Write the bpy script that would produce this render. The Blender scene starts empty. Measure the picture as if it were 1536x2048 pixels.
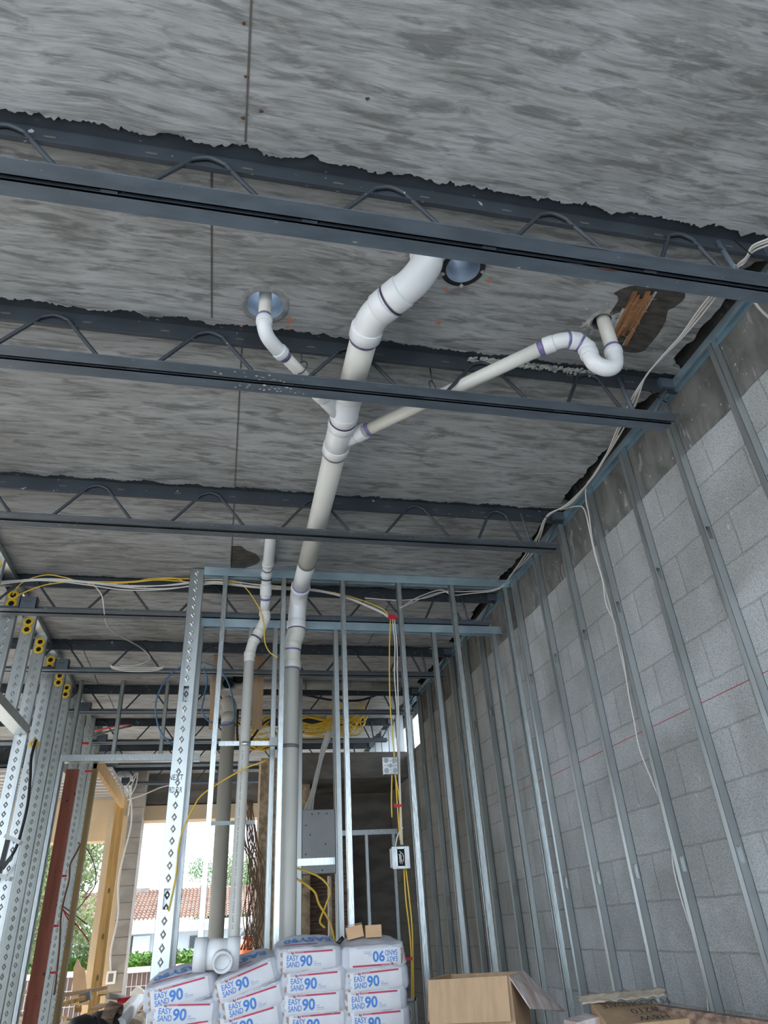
import bpy, bmesh, math, random
from mathutils import Vector, Matrix, noise
random.seed(7)
PI = math.pi
C = bpy.context.scene.collection
sc = bpy.context.scene

# ---------------------------------------------------------------- camera
F = 1378.0
RX, RY, RZ = (0.97675472, 0.06128167, 0.20541366), (-0.20714, 0.51644075, 0.83089228), (-0.05516552, -0.85412734, 0.51712982)
cam_data = bpy.data.cameras.new('camera'); cam = bpy.data.objects.new('camera', cam_data); C.objects.link(cam)
cam_data.sensor_fit = 'HORIZONTAL'; cam_data.sensor_width = 36.0; cam_data.lens = F / 1536 * 36
cam_data.clip_start = 0.05; cam_data.clip_end = 400
cam.matrix_world = Matrix(((RX[0], -RX[1], -RX[2], 0), (RY[0], -RY[1], -RY[2], 0), (RZ[0], -RZ[1], -RZ[2], 0), (0, 0, 0, 1)))
sc.camera = cam

# ---------------------------------------------------------------- light
sc.view_settings.view_transform = 'Standard'; sc.view_settings.look = 'None'
sc.view_settings.gamma = 1; sc.view_settings.use_curve_mapping = False
sc.view_settings.exposure = 1.36
w = bpy.data.worlds.new('sky'); sc.world = w; w.use_nodes = True
bg = w.node_tree.nodes['Background']; bg.inputs[0].default_value = (0.75, 0.87, 1.0, 1); bg.inputs[1].default_value = 1.5
sun_d = bpy.data.lights.new('sun', 'SUN'); sun_d.energy = 6.5; sun_d.angle = math.radians(0.7); sun_d.color = (1.0, 0.93, 0.82)
sun = bpy.data.objects.new('sun', sun_d); C.objects.link(sun)
sun.rotation_euler = Vector((-0.60, 0.66, 0.75)).to_track_quat('Z', 'Y').to_euler()

# ---------------------------------------------------------------- helpers
def at(px, py, ax, v):
    """point of the plane <ax>=v seen at photo pixel px,py (camera stands at the origin, floor is z=-1.5)"""
    a, b = (px - 768) / F, (py - 1024) / F
    r = Vector((RX[0]*a + RX[1]*b + RX[2], RY[0]*a + RY[1]*b + RY[2], RZ[0]*a + RZ[1]*b + RZ[2]))
    return r * (v / r['xyz'.index(ax)])

def tag(o, label=None, cat=None, group=None, kind=None):
    if label: o['label'] = label
    if cat: o['category'] = cat
    if group: o['group'] = group
    if kind: o['kind'] = kind
    return o

def empty(name, loc, label, cat, group=None, kind=None):
    o = bpy.data.objects.new(name, None); C.objects.link(o); o.location = loc; o.empty_display_size = 0.1
    return tag(o, label, cat, group, kind)

class MB:
    def __init__(s): s.v = []; s.f = []; s.sm = []; s.second = set()
    def add(s, vs, fs, smooth=False):
        n = len(s.v); s.v += [tuple(p) for p in vs]; s.f += [tuple(i + n for i in f) for f in fs]; s.sm += [smooth] * len(fs); return s
    def box(s, x0, x1, y0, y1, z0, z1):
        return s.add([(x0,y0,z0),(x1,y0,z0),(x1,y1,z0),(x0,y1,z0),(x0,y0,z1),(x1,y0,z1),(x1,y1,z1),(x0,y1,z1)],
                     [(0,3,2,1),(4,5,6,7),(0,1,5,4),(1,2,6,5),(2,3,7,6),(3,0,4,7)])
    def obox(s, c, ax, ay, az):
        c, ax, ay, az = Vector(c), Vector(ax), Vector(ay), Vector(az)
        vs = [c + ax*i + ay*j + az*k for k in (-1, 1) for (i, j) in ((-1,-1),(1,-1),(1,1),(-1,1))]
        return s.add(vs, [(0,3,2,1),(4,5,6,7),(0,1,5,4),(1,2,6,5),(2,3,7,6),(3,0,4,7)])
    def bar(s, p, q, wd, th, up=(0,0,1)):
        p, q = Vector(p), Vector(q); d = (q - p); l = d.length/2; d.normalize()
        sx = d.cross(Vector(up)).normalized(); u = sx.cross(d)
        return s.obox((p+q)/2, d*l, sx*wd/2, u*th/2)
    def prism(s, pts, z0, z1, m=None):
        """extrude a closed 2D outline; m maps (x,y,z) to world"""
        n = len(pts); m = m or (lambda a, b, c: (a, b, c))
        vs = [m(a, b, z0) for a, b in pts] + [m(a, b, z1) for a, b in pts]
        fs = [tuple(range(n))[::-1], tuple(range(n, 2*n))] + [(i, (i+1) % n, (i+1) % n + n, i + n) for i in range(n)]
        return s.add(vs, fs)
    def tube(s, pts, r, seg=12, smooth=True, cap=True):
        pts = [Vector(p) for p in pts]; rs = r if isinstance(r, (list, tuple)) else [r]*len(pts)
        t0 = (pts[1]-pts[0]).normalized(); u = t0.orthogonal().normalized(); vs = []; n = len(pts)
        for i, p in enumerate(pts):
            t = (pts[min(i+1, n-1)] - pts[max(i-1, 0)]).normalized()
            u = (u - t*u.dot(t)); u = u.normalized() if u.length > 1e-6 else t.orthogonal().normalized()
            b = t.cross(u)
            vs += [p + (u*math.cos(2*PI*k/seg) + b*math.sin(2*PI*k/seg))*rs[i] for k in range(seg)]
        fs = [(i*seg+k, i*seg+(k+1) % seg, (i+1)*seg+(k+1) % seg, (i+1)*seg+k) for i in range(n-1) for k in range(seg)]
        s.add(vs, fs, smooth)
        if cap:
            m = len(s.v) - len(vs)
            s.f += [tuple(m+k for k in range(seg))[::-1], tuple(m+(n-1)*seg+k for k in range(seg))]; s.sm += [False, False]
        return s
    def build(s, name, mat, parent=None, bevel=0, mat2=None):
        me = bpy.data.meshes.new(name); me.from_pydata(s.v, [], s.f); me.materials.append(mat)
        me.polygons.foreach_set('use_smooth', s.sm)
        if mat2:
            me.materials.append(mat2)
            for i in s.second: me.polygons[i].material_index = 1
        bm = bmesh.new(); bm.from_mesh(me); bmesh.ops.recalc_face_normals(bm, faces=bm.faces); bm.to_mesh(me); bm.free()
        o = bpy.data.objects.new(name, me); C.objects.link(o)
        if parent:
            o.parent = parent
            off = Vector(parent.location); p = parent.parent
            while p: off += Vector(p.location); p = p.parent
            o.matrix_parent_inverse = Matrix.Identity(4)
            for v in me.vertices: v.co -= off
        else:
            c = sum((v.co for v in me.vertices), Vector()) / max(1, len(me.vertices)); c.z = min(v.co.z for v in me.vertices)
            for v in me.vertices: v.co -= c
            o.location = c
        if bevel:
            b = o.modifiers.new('edge', 'BEVEL'); b.width = bevel; b.segments = 2; b.limit_method = 'ANGLE'
        return o

def spline(pts, n=8):
    P = [Vector(p) for p in pts]; P = [P[0]*2 - P[1]] + P + [P[-1]*2 - P[-2]]; out = []
    for i in range(1, len(P)-2):
        a, b, c, d = P[i-1:i+3]
        for k in range(n):
            t = k/n; out.append(0.5*((2*b) + (c-a)*t + (2*a-5*b+4*c-d)*t*t + (3*b-a-3*c+d)*t**3))
    return out + [P[-2]]

def copy_tree(o, loc, parent=None, **kw):
    c = o.copy(); C.objects.link(c); c.parent = parent
    if parent is None: c.location = loc
    tag(c, **kw)
    for ch in list(o.children): copy_tree(ch, None, c)
    return c

def text_mesh(txt, size, mat, name='lettering', shear=0, bold=0.0):
    """flat lettering in the local XY plane, returned as (verts, faces, width)"""
    cu = bpy.data.curves.new('t', 'FONT'); cu.body = txt; cu.size = size; cu.shear = shear; cu.offset = bold; cu.resolution_u = 3
    o = bpy.data.objects.new('t', cu); C.objects.link(o)
    dg = bpy.context.evaluated_depsgraph_get(); me = bpy.data.meshes.new_from_object(o.evaluated_get(dg))
    vs = [v.co.copy() for v in me.vertices]; fs = [tuple(p.vertices) for p in me.polygons]
    bpy.data.objects.remove(o); bpy.data.curves.remove(cu); bpy.data.meshes.remove(me)
    return vs, fs, max((v.x for v in vs), default=0)

# ---------------------------------------------------------------- materials
def mat(name, col, rough=0.6, metal=0.0, var=0.0, scale=8.0, stretch=(1,1,1), bump=0.0, col2=None, detail=6, spots=None, spec=None, rv=0.0, wide=False):
    m = bpy.data.materials.new(name); m.use_nodes = True; nt = m.node_tree; N = nt.nodes; L = nt.links; b = N['Principled BSDF']
    b.inputs['Base Color'].default_value = (*col, 1); b.inputs['Roughness'].default_value = rough; b.inputs['Metallic'].default_value = metal
    if spec is not None: b.inputs['Specular IOR Level'].default_value = spec
    if var or col2 or bump or spots or rv:
        g = N.new('ShaderNodeNewGeometry'); mp = N.new('ShaderNodeMapping'); mp.inputs['Scale'].default_value = stretch
        L.new(g.outputs['Position'], mp.inputs['Vector'])
        n = N.new('ShaderNodeTexNoise'); n.inputs['Scale'].default_value = scale; n.inputs['Detail'].default_value = detail
        L.new(mp.outputs[0], n.inputs['Vector'])
        r = N.new('ShaderNodeValToRGB')
        lo = 0.3 if wide else 0.38; r.color_ramp.elements[0].position = lo; r.color_ramp.elements[1].position = 1-lo
        c2 = col2 or tuple(max(0, c*(1-var)) for c in col)
        r.color_ramp.elements[0].color = (*c2, 1); r.color_ramp.elements[1].color = (*col, 1)
        L.new(n.outputs[0], r.inputs[0]); out = r.outputs[0]
        if spots:
            scol, sscale, th = spots
            n2 = N.new('ShaderNodeTexNoise'); n2.inputs['Scale'].default_value = sscale; n2.inputs['Detail'].default_value = 3
            L.new(mp.outputs[0], n2.inputs['Vector'])
            r2 = N.new('ShaderNodeValToRGB'); r2.color_ramp.elements[0].position = th; r2.color_ramp.elements[1].position = th + 0.03
            L.new(n2.outputs[0], r2.inputs[0])
            mx = N.new('ShaderNodeMixRGB'); mx.inputs[2].default_value = (*scol, 1)
            L.new(r2.outputs[0], mx.inputs[0]); L.new(out, mx.inputs[1]); out = mx.outputs[0]
        L.new(out, b.inputs['Base Color'])
        if bump:
            bp = N.new('ShaderNodeBump'); bp.inputs['Strength'].default_value = bump; bp.inputs['Distance'].default_value = 0.01
            L.new(n.outputs[0], bp.inputs['Height']); L.new(bp.outputs[0], b.inputs['Normal'])
        if rv:
            mr = N.new('ShaderNodeMapRange'); mr.inputs[3].default_value = rough - rv; mr.inputs[4].default_value = rough + rv
            L.new(n.outputs[0], mr.inputs[0]); L.new(mr.outputs[0], b.inputs['Roughness'])
    return m

def ceiling_mat():
    m = bpy.data.materials.new('board_marked_concrete'); m.use_nodes = True; nt = m.node_tree; N = nt.nodes; L = nt.links; b = N['Principled BSDF']
    b.inputs['Roughness'].default_value = 0.75
    g = N.new('ShaderNodeNewGeometry')
    def noise_(scale, st, det, dist=0.0, vec=None):
        mp = N.new('ShaderNodeMapping'); mp.inputs['Scale'].default_value = st; L.new(vec or g.outputs['Position'], mp.inputs['Vector'])
        n = N.new('ShaderNodeTexNoise'); n.inputs['Scale'].default_value = scale; n.inputs['Detail'].default_value = det; n.inputs['Distortion'].default_value = dist
        n.inputs['Roughness'].default_value = 0.62
        L.new(mp.outputs[0], n.inputs['Vector']); return n.outputs[0]
    def ramp(src, a, c0, bb, c1):
        r = N.new('ShaderNodeValToRGB'); e = r.color_ramp.elements; e[0].position = a; e[0].color = (*c0, 1); e[1].position = bb; e[1].color = (*c1, 1)
        L.new(src, r.inputs[0]); return r.outputs[0]
    def mix(f, a, c, mode='MIX'):
        x = N.new('ShaderNodeMixRGB'); x.blend_type = mode
        for i, s in ((0, f), (1, a), (2, c)):
            if isinstance(s, (float, int)): x.inputs[i].default_value = s
            elif isinstance(s, tuple): x.inputs[i].default_value = (*s, 1)
            else: L.new(s, x.inputs[i])
        return x.outputs[0]
    # bend the grain
    warp = noise_(0.9, (1, 1, 1), 2)
    ad = N.new('ShaderNodeVectorMath'); ad.operation = 'MULTIPLY_ADD'
    L.new(g.outputs['Position'], ad.inputs[0]); ad.inputs[1].default_value = (1, 1, 1)
    sc_ = N.new('ShaderNodeVectorMath'); sc_.operation = 'SCALE'; cmb = N.new('ShaderNodeCombineXYZ'); L.new(warp, cmb.inputs[1]); L.new(cmb.outputs[0], sc_.inputs[0]); sc_.inputs['Scale'].default_value = 0.16
    L.new(sc_.outputs[0], ad.inputs[2]); wv = ad.outputs[0]
    fine = noise_(11, (0.7, 8, 1), 10, 0.5, wv)
    grain = noise_(5, (0.7, 6.0, 1), 10, 0.6, wv)
    patch = noise_(1.15, (1, 1.3, 1), 5, 0.6)
    c = ramp(fine, 0.34, (0.17, 0.174, 0.170), 0.60, (0.31, 0.315, 0.31))
    c = mix(ramp(grain, 0.40, (0, 0, 0), 0.62, (0.7, 0.7, 0.7)), c, (0.40, 0.405, 0.41))
    dk = ramp(patch, 0.36, (0.86, 0.86, 0.85), 0.62, (1.30, 1.32, 1.35))
    c = mix(1.0, c, dk, 'MULTIPLY')
    # worn pale scrapes and dark blots
    scr = noise_(9, (0.6, 5, 1), 10, 0.7, wv)
    c = mix(ramp(scr, 0.54, (0, 0, 0), 0.64, (0.55, 0.55, 0.55)), c, (0.47, 0.47, 0.485))
    blot = noise_(6.0, (0.8, 3.6, 1), 10, 0.5)
    c = mix(ramp(blot, 0.38, (0.65, 0.65, 0.65), 0.48, (0, 0, 0)), c, (0.12, 0.122, 0.12))
    rust = noise_(2.6, (1, 1.5, 1), 7, 1.5)
    c = mix(ramp(rust, 0.67, (0, 0, 0), 0.74, (0.6, 0.6, 0.6)), c, (0.13, 0.085, 0.06))
    L.new(c, b.inputs['Base Color'])
    bp = N.new('ShaderNodeBump'); bp.inputs['Strength'].default_value = 0.35; bp.inputs['Distance'].default_value = 0.006
    L.new(fine, bp.inputs['Height']); L.new(bp.outputs[0], b.inputs['Normal'])
    return m

def block_mat():
    m = bpy.data.materials.new('concrete_block'); m.use_nodes = True; nt = m.node_tree; N = nt.nodes; L = nt.links; b = N['Principled BSDF']
    b.inputs['Roughness'].default_value = 0.9
    g = N.new('ShaderNodeNewGeometry'); sep = N.new('ShaderNodeSeparateXYZ'); L.new(g.outputs['Position'], sep.inputs[0])
    def noise_(scale, st, det, dist=0.0):
        mp = N.new('ShaderNodeMapping'); mp.inputs['Scale'].default_value = st; L.new(g.outputs['Position'], mp.inputs['Vector'])
        n = N.new('ShaderNodeTexNoise'); n.inputs['Scale'].default_value = scale; n.inputs['Detail'].default_value = det; n.inputs['Distortion'].default_value = dist
        L.new(mp.outputs[0], n.inputs['Vector']); return n.outputs[0]
    def ramp(src, a, c0, bb, c1):
        r = N.new('ShaderNodeValToRGB'); e = r.color_ramp.elements; e[0].position = a; e[0].color = (*c0, 1); e[1].position = bb; e[1].color = (*c1, 1)
        L.new(src, r.inputs[0]); return r.outputs[0]
    def mix(f, a, c, mode='MIX'):
        x = N.new('ShaderNodeMixRGB'); x.blend_type = mode
        for i, s in ((0, f), (1, a), (2, c)):
            if isinstance(s, (float, int)): x.inputs[i].default_value = s
            elif isinstance(s, tuple): x.inputs[i].default_value = (*s, 1)
            else: L.new(s, x.inputs[i])
        return x.outputs[0]
    wob = noise_(7, (1, 1, 1), 2)
    cm = N.new('ShaderNodeCombineXYZ')
    ay = N.new('ShaderNodeMath'); ay.operation = 'MULTIPLY_ADD'; ay.inputs[1].default_value = 0.012; L.new(wob, ay.inputs[0])
    ay2 = N.new('ShaderNodeMath'); ay2.operation = 'ADD'; ay2.inputs[1].default_value = 10 - 2.826 + 0.2032 - 0.006 ; L.new(sep.outputs['Y'], ay2.inputs[0]); L.new(ay2.outputs[0], ay.inputs[2])
    az = N.new('ShaderNodeMath'); az.operation = 'MULTIPLY_ADD'; az.inputs[1].default_value = 0.012; L.new(wob, az.inputs[0])
    az2 = N.new('ShaderNodeMath'); az2.operation = 'ADD'; az2.inputs[1].default_value = -0.854 + 0.2032*20 - 0.006; L.new(sep.outputs['Z'], az2.inputs[0]); L.new(az2.outputs[0], az.inputs[2])
    L.new(ay.outputs[0], cm.inputs[0]); L.new(az.outputs[0], cm.inputs[1])
    br = N.new('ShaderNodeTexBrick'); br.offset = 0.5; br.inputs['Scale'].default_value = 1.0
    br.inputs['Brick Width'].default_value = 0.4064; br.inputs['Row Height'].default_value = 0.2032; br.inputs['Mortar Size'].default_value = 0.006; br.inputs['Mortar Smooth'].default_value = 0.6
    br.inputs['Color1'].default_value = (0.92, 0.92, 0.92, 1); br.inputs['Color2'].default_value = (1.05, 1.05, 1.05, 1); br.inputs['Mortar'].default_value = (0.74, 0.73, 0.71, 1)
    L.new(cm.outputs[0], br.inputs['Vector'])
    grit = noise_(160, (1, 1, 1), 2); big = noise_(2.2, (1, 1, 1), 5, 0.5)
    c = ramp(grit, 0.33, (0.265, 0.275, 0.28), 0.55, (0.425, 0.44, 0.445))
    c = mix(1.0, c, br.outputs['Color'], 'MULTIPLY')
    c = mix(1.0, c, ramp(big, 0.35, (0.78, 0.77, 0.74), 0.62, (1.08, 1.09, 1.10)), 'MULTIPLY')
    # cast beam at the top of the wall
    st = N.new('ShaderNodeMath'); st.operation = 'MULTIPLY_ADD'; L.new(big, st.inputs[0]); st.inputs[1].default_value = 0.05; L.new(sep.outputs['Z'], st.inputs[2])
    gt = N.new('ShaderNodeMath'); gt.operation = 'GREATER_THAN'; gt.inputs[1].default_value = 1.885; L.new(st.outputs[0], gt.inputs[0])
    run = noise_(6, (1, 1.6, 0.7), 8, 0.7)
    beam = ramp(run, 0.35, (0.105, 0.105, 0.10), 0.62, (0.185, 0.185, 0.175))
    spl = noise_(9, (1, 2.2, 0.8), 6, 1.0)
    beam = mix(ramp(spl, 0.60, (0, 0, 0), 0.66, (0.7, 0.7, 0.7)), beam, (0.33, 0.33, 0.33))
    c = mix(gt.outputs[0], c, beam)
    # splashed plaster
    dots = noise_(38, (1, 1.3, 0.7), 2)
    c = mix(ramp(dots, 0.72, (0, 0, 0), 0.735, (0.7, 0.7, 0.7)), c, (0.5, 0.5, 0.49))
    # the part of the wall behind the partition turns darker and browner
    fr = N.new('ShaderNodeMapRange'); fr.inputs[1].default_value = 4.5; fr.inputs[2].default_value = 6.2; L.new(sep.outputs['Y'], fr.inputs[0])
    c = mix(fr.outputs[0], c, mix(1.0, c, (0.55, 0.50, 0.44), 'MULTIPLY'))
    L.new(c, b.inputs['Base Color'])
    bp = N.new('ShaderNodeBump'); bp.inputs['Strength'].default_value = 0.5; bp.inputs['Distance'].default_value = 0.006
    mul = N.new('ShaderNodeMath'); mul.operation = 'MULTIPLY_ADD'; L.new(br.outputs['Fac'], mul.inputs[0]); mul.inputs[1].default_value = -0.8; L.new(grit, mul.inputs[2])
    L.new(mul.outputs[0], bp.inputs['Height']); L.new(bp.outputs[0], b.inputs['Normal'])
    return m

M = dict(
    ceil=ceiling_mat(), block=block_mat(),
    steel=mat('dark_painted_steel', (0.105, 0.135, 0.17), 0.45, 0.0, 0.25, 6, (1,3,1), spots=((0.42,0.42,0.42), 26, 0.735)),
    steel_top=mat('blackish_steel', (0.045, 0.056, 0.07), 0.5, 0.0, 0.25, 6, (1,3,1), spots=((0.36,0.36,0.36), 30, 0.70)),  # steel's own blacker colour, for top chords, web bars and hangers
    steel_dusty=mat('splashed_dark_steel', (0.10, 0.12, 0.145), 0.5, 0.0, 0.3, 6, (1,3,1), spots=((0.36,0.36,0.36), 40, 0.66)),
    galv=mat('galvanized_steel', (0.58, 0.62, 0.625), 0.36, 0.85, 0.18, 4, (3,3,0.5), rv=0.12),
    galv_flange=mat('knurled_galvanized_steel', (0.66, 0.71, 0.72), 0.30, 0.85, 0.22, 40, (4,4,0.5), bump=0.12),
    galv_track=mat('blue_galvanized_track', (0.58, 0.76, 0.86), 0.4, 0.75, 0.2, 6, rv=0.1),
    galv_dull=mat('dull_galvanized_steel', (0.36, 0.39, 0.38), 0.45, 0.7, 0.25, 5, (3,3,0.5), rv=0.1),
    pvc=mat('white_pvc', (0.78, 0.80, 0.82), 0.33, 0, 0.06, 5),
    pvc_cream=mat('cream_pvc', (0.70, 0.69, 0.64), 0.38, 0, 0.08, 3),
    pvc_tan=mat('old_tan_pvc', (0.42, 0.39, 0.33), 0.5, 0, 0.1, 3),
    primer=mat('purple_primer', (0.26, 0.21, 0.46), 0.5, 0, 0.4, 40),
    cement=mat('dark_solvent_joint', (0.05, 0.03, 0.09), 0.4),
    rubber=mat('grey_band', (0.18, 0.18, 0.18), 0.5),
    black=mat('black_plastic', (0.012, 0.012, 0.013), 0.5),
    blackhole=mat('dark_gap_shade', (0.012, 0.012, 0.013), 1.0, 0, 0.4, 20),  # near-black colour stands for the shade inside gaps and openings
    slot=mat('pale_slot', (0.11, 0.10, 0.09), 0.9),
    cable_w=mat('white_cable', (0.62, 0.60, 0.57), 0.5), cable_y=mat('yellow_cable', (0.72, 0.47, 0.05), 0.5),
    cable_b=mat('blue_cable', (0.05, 0.13, 0.26), 0.5), cable_br=mat('brown_cable', (0.16, 0.09, 0.05), 0.6),
    cable_r=mat('red_cable', (0.45, 0.02, 0.03), 0.5), yellow=mat('yellow_grommet', (0.78, 0.50, 0.02), 0.5), red=mat('red_clip', (0.55, 0.01, 0.03), 0.5),
    sleeve=mat('pale_blue_sleeve', (0.42, 0.52, 0.64), 0.35, 0.1, 0.35, 12), sleeve_ring=mat('grey_sleeve_rim', (0.33, 0.34, 0.34), 0.7, 0, 0.4, 20),
    plaster=mat('white_patching', (0.55, 0.55, 0.53), 0.9, 0, 0.5, 22, bump=0.5),
    stain=mat('damp_concrete', (0.085, 0.078, 0.068), 0.8, 0, 0.5, 14, (1,3,1), bump=0.4),
    wood_raw=mat('splintered_orange_wood', (0.42, 0.20, 0.09), 0.8, 0, 0.55, 5, (14,1,1), bump=0.6),
    orange=mat('orange_paint_mark', (0.66, 0.25, 0.17), 0.8, 0, 0.3, 40),
    bag=mat('paper_bag', (0.54, 0.56, 0.62), 0.6, 0, 0.10, 10, bump=0.25), bag_label=mat('white_paper_label', (0.70, 0.71, 0.75), 0.55, 0, 0.06, 14, bump=0.2),
    ink_blue=mat('blue_ink', (0.06, 0.22, 0.60), 0.6), ink_red=mat('crimson_ink', (0.48, 0.05, 0.10), 0.6), ink_grey=mat('grey_ink', (0.22, 0.23, 0.26), 0.6), ink_white=mat('pale_ink', (0.75, 0.70, 0.72), 0.6),
    tape=mat('brown_tape', (0.36, 0.24, 0.17), 0.6), ink_black=mat('black_marker', (0.03, 0.025, 0.03), 0.7),
    card=mat('cardboard', (0.45, 0.30, 0.18), 0.8, 0, 0.15, 3, (14,14,0.6)), card_l=mat('light_cardboard', (0.62, 0.40, 0.23), 0.8, 0, 0.12, 8),
    card_w=mat('plaster_smeared_cardboard', (0.62, 0.57, 0.58), 0.8, 0, 0.1, 7, (5,1,1), col2=(0.34,0.24,0.19), wide=True),
    film=mat('cloudy_paper_wrap', (0.50, 0.42, 0.33), 0.5, 0, 0.3, 14, bump=0.5),
    lumber_old=mat('weathered_brown_lumber', (0.30, 0.20, 0.15), 0.85, 0, 0.6, 6, (1,5,9), bump=0.4),
    lumber_red=mat('red_stained_lumber', (0.30, 0.085, 0.05), 0.7, 0, 0.3, 5, (5,5,0.4)),
    lumber_brown=mat('olive_brown_lumber', (0.26, 0.17, 0.06), 0.7, 0, 0.3, 5, (5,5,0.4)),
    lumber_pine=mat('yellow_pine_lumber', (0.72, 0.42, 0.14), 0.65, 0, 0.35, 5, (6,6,0.4)), 
    concrete=mat('dark_cast_concrete', (0.17, 0.155, 0.14), 0.9, 0, 0.35, 3, (1,1,3), bump=0.3), concrete_l=mat('grey_cast_concrete', (0.36, 0.33, 0.29), 0.9, 0, 0.25, 3, (1,1,2), bump=0.2),
    stucco=mat('tan_stucco', (0.60, 0.46, 0.30), 0.9, 0, 0.08, 6), soffit=mat('grey_metal_deck', (0.42, 0.41, 0.40), 0.5, 0.4),
    floor=mat('dusty_concrete_floor', (0.44, 0.41, 0.37), 0.9, 0, 0.3, 2), ground=mat('pale_paving', (0.42, 0.43, 0.44), 0.9, 0, 0.15, 1),
    roof=mat('terracotta_tile', (0.33, 0.20, 0.15), 0.8, 0, 0.35, 3), house=mat('white_render_wall', (0.50, 0.53, 0.56), 0.8, 0, 0.05, 3), trimw=mat('cream_fascia', (0.78, 0.76, 0.68), 0.7),
    glassd=mat('dark_window_glass', (0.06, 0.07, 0.09), 0.15), hedge=mat('bright_green_leaf', (0.13, 0.30, 0.02), 0.6, 0, 0.6, 3), leaf=mat('olive_green_leaf', (0.27, 0.34, 0.13), 0.6, 0, 0.5, 1.5),
    leaf_d=mat('deep_green_leaf', (0.14, 0.26, 0.08), 0.6, 0, 0.5, 1.5), bark=mat('tree_bark', (0.12, 0.09, 0.06), 0.9), fence=mat('brown_fence_board', (0.20, 0.14, 0.12), 0.8, 0, 0.2, 4), wire=mat('pale_fence_wire', (0.62, 0.60, 0.58), 0.5),
    panel=mat('grey_steel_panel', (0.33, 0.34, 0.34), 0.45, 0.6, 0.2, 3, rv=0.1), osb=mat('oriented_strand_board', (0.50, 0.37, 0.24), 0.8, 0, 0.5, 16, (1,1,1)),
    cast=mat('grey_cast_pipe', (0.36, 0.34, 0.31), 0.6, 0, 0.25, 6), duct=mat('shiny_foil_duct', (0.5, 0.46, 0.4), 0.3, 0.9, 0.3, 20, bump=0.6), blackcloth=mat('black_sheeting', (0.018, 0.02, 0.024), 0.6, 0, 0.4, 10, bump=0.5),
    jobox=mat('knockout_box_steel', (0.62, 0.64, 0.66), 0.35, 0.8, 0.2, 20), orange_p=mat('orange_plastic', (0.85, 0.16, 0.05), 0.5), whitefoam=mat('white_scrap', (0.85, 0.82, 0.76), 0.8), string=mat('red_chalk_line', (0.40, 0.03, 0.03), 0.8),
)

JY = [1.405, 2.185, 3.44, 4.69] + [4.69 + 1.235*k for k in range(1, 6)]
ZC, ZB = 2.215, 1.95      # slab underside, bottom of the joists
WALL = 2.07
FLOOR = -1.5

# ---------------------------------------------------------------- structure: slab
def fill(outline, holes, z):
    bm = bmesh.new()
    for loop in [outline] + holes:
        vs = [bm.verts.new((x, y, z)) for x, y in loop]
        for i in range(len(vs)): bm.edges.new((vs[i], vs[(i+1) % len(vs)]))
    bmesh.ops.triangle_fill(bm, use_beauty=True, edges=bm.edges[:])
    bm.verts.index_update(); v = [tuple(a.co) for a in bm.verts]; f = [tuple(a.index for a in p.verts) for p in bm.faces]; bm.free(); return v, f
def circle(cx, cy, r, n=28): return [(cx + r*math.cos(2*PI*k/n), cy + r*math.sin(2*PI*k/n)) for k in range(n)]
HOLES = [(0.052, 2.012, 0.078), (0.805, 1.70, 0.072), (1.506, 1.872, 0.052), (0.645, 1.655, 0.064)]
def jag(t, a, s): return a*(0.5*noise.noise(Vector((t*160, s, 9))) + noise.noise(Vector((t*9, s, 0))) + 0.6*noise.noise(Vector((t*27, s, 3))) + 0.3*noise.noise(Vector((t*70, s, 5))))
cm = MB()
edges_y = [-1.6] + JY + [13.2]
XW = 1.975
for i in range(len(edges_y)-1):
    y0 = edges_y[i] + (0.012 if i else 0); y1 = edges_y[i+1] - (0.045 if i < len(JY) else 0)
    near = []; x = -7.0; step = 0.008 if i < 5 else 0.06
    xs = [-5.2 + 0.16*k for k in range(20)] + [-2.0 + step*k for k in range(int((XW+2.0)/step)+1)]
    far = [(x, y1 + (jag(x, 0.022, i*3.1) if i < len(JY) else 0)) for x in xs]
    right = []
    ny = max(2, int((y1-y0)/0.02))
    for k in range(ny, -1, -1):
        yy = y0 + (y1-y0)*k/ny; e = min(k, ny-k)/ny
        right.append((XW - 0.005 + (jag(yy, 0.022, 40+i) if 0 < k < ny else 0) + (0.06 if e < 0.06 else 0) - (0.02 if 0.3 > e > 0.12 else 0), yy))
    out = far[:-1] + right + [(-5.2, y0)]
    hl = [circle(hx, hy, hr) for hx, hy, hr in HOLES] if i == 1 else []
    v, f = fill(out, hl, ZC); cm.add(v, f)
    n = len(out); cm.add([(x, y, ZC) for x, y in out] + [(x, y, ZC+0.03) for x, y in out], [(a, (a+1) % n, (a+1) % n+n, a+n) for a in range(n)])
    if i == 1:
        for h in hl:
            n = len(h); cm.add([(x, y, ZC) for x, y in h] + [(x, y, 2.50) for x, y in h], [(a, (a+1) % n, (a+1) % n+n, a+n) for a in range(n)])
v, f = fill([(-5.2, -1.6), (1.955, -1.6), (1.955, 13.2), (-5.2, 13.2)], [circle(*h) for h in HOLES], ZC+0.03); cm.add(v, f)
v, f = fill([(-5.2, -1.6), (2.3, -1.6), (2.3, 13.2), (-5.2, 13.2)], [circle(*h) for h in HOLES[:2]], 2.50); cm.add(v, f)
v, f = fill([(-5.2, -1.6), (2.3, -1.6), (2.3, 13.2), (-5.2, 13.2)], [circle(*h) for h in HOLES[:2]], 2.42); cm.add(v, f)
for (a, b, c, d) in ((-5.2, 2.3, -1.61, -1.6), (-5.2, 2.3, 13.2, 13.21), (-5.21, -5.2, -1.6, 13.2), (2.3, 2.31, -1.6, 13.2)): cm.box(a, b, c, d, ZC+0.03, 2.50)
ceiling = cm.build('ceiling', M['ceil']); tag(ceiling, 'grey board-marked concrete slab overhead', 'ceiling', kind='structure')
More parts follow.
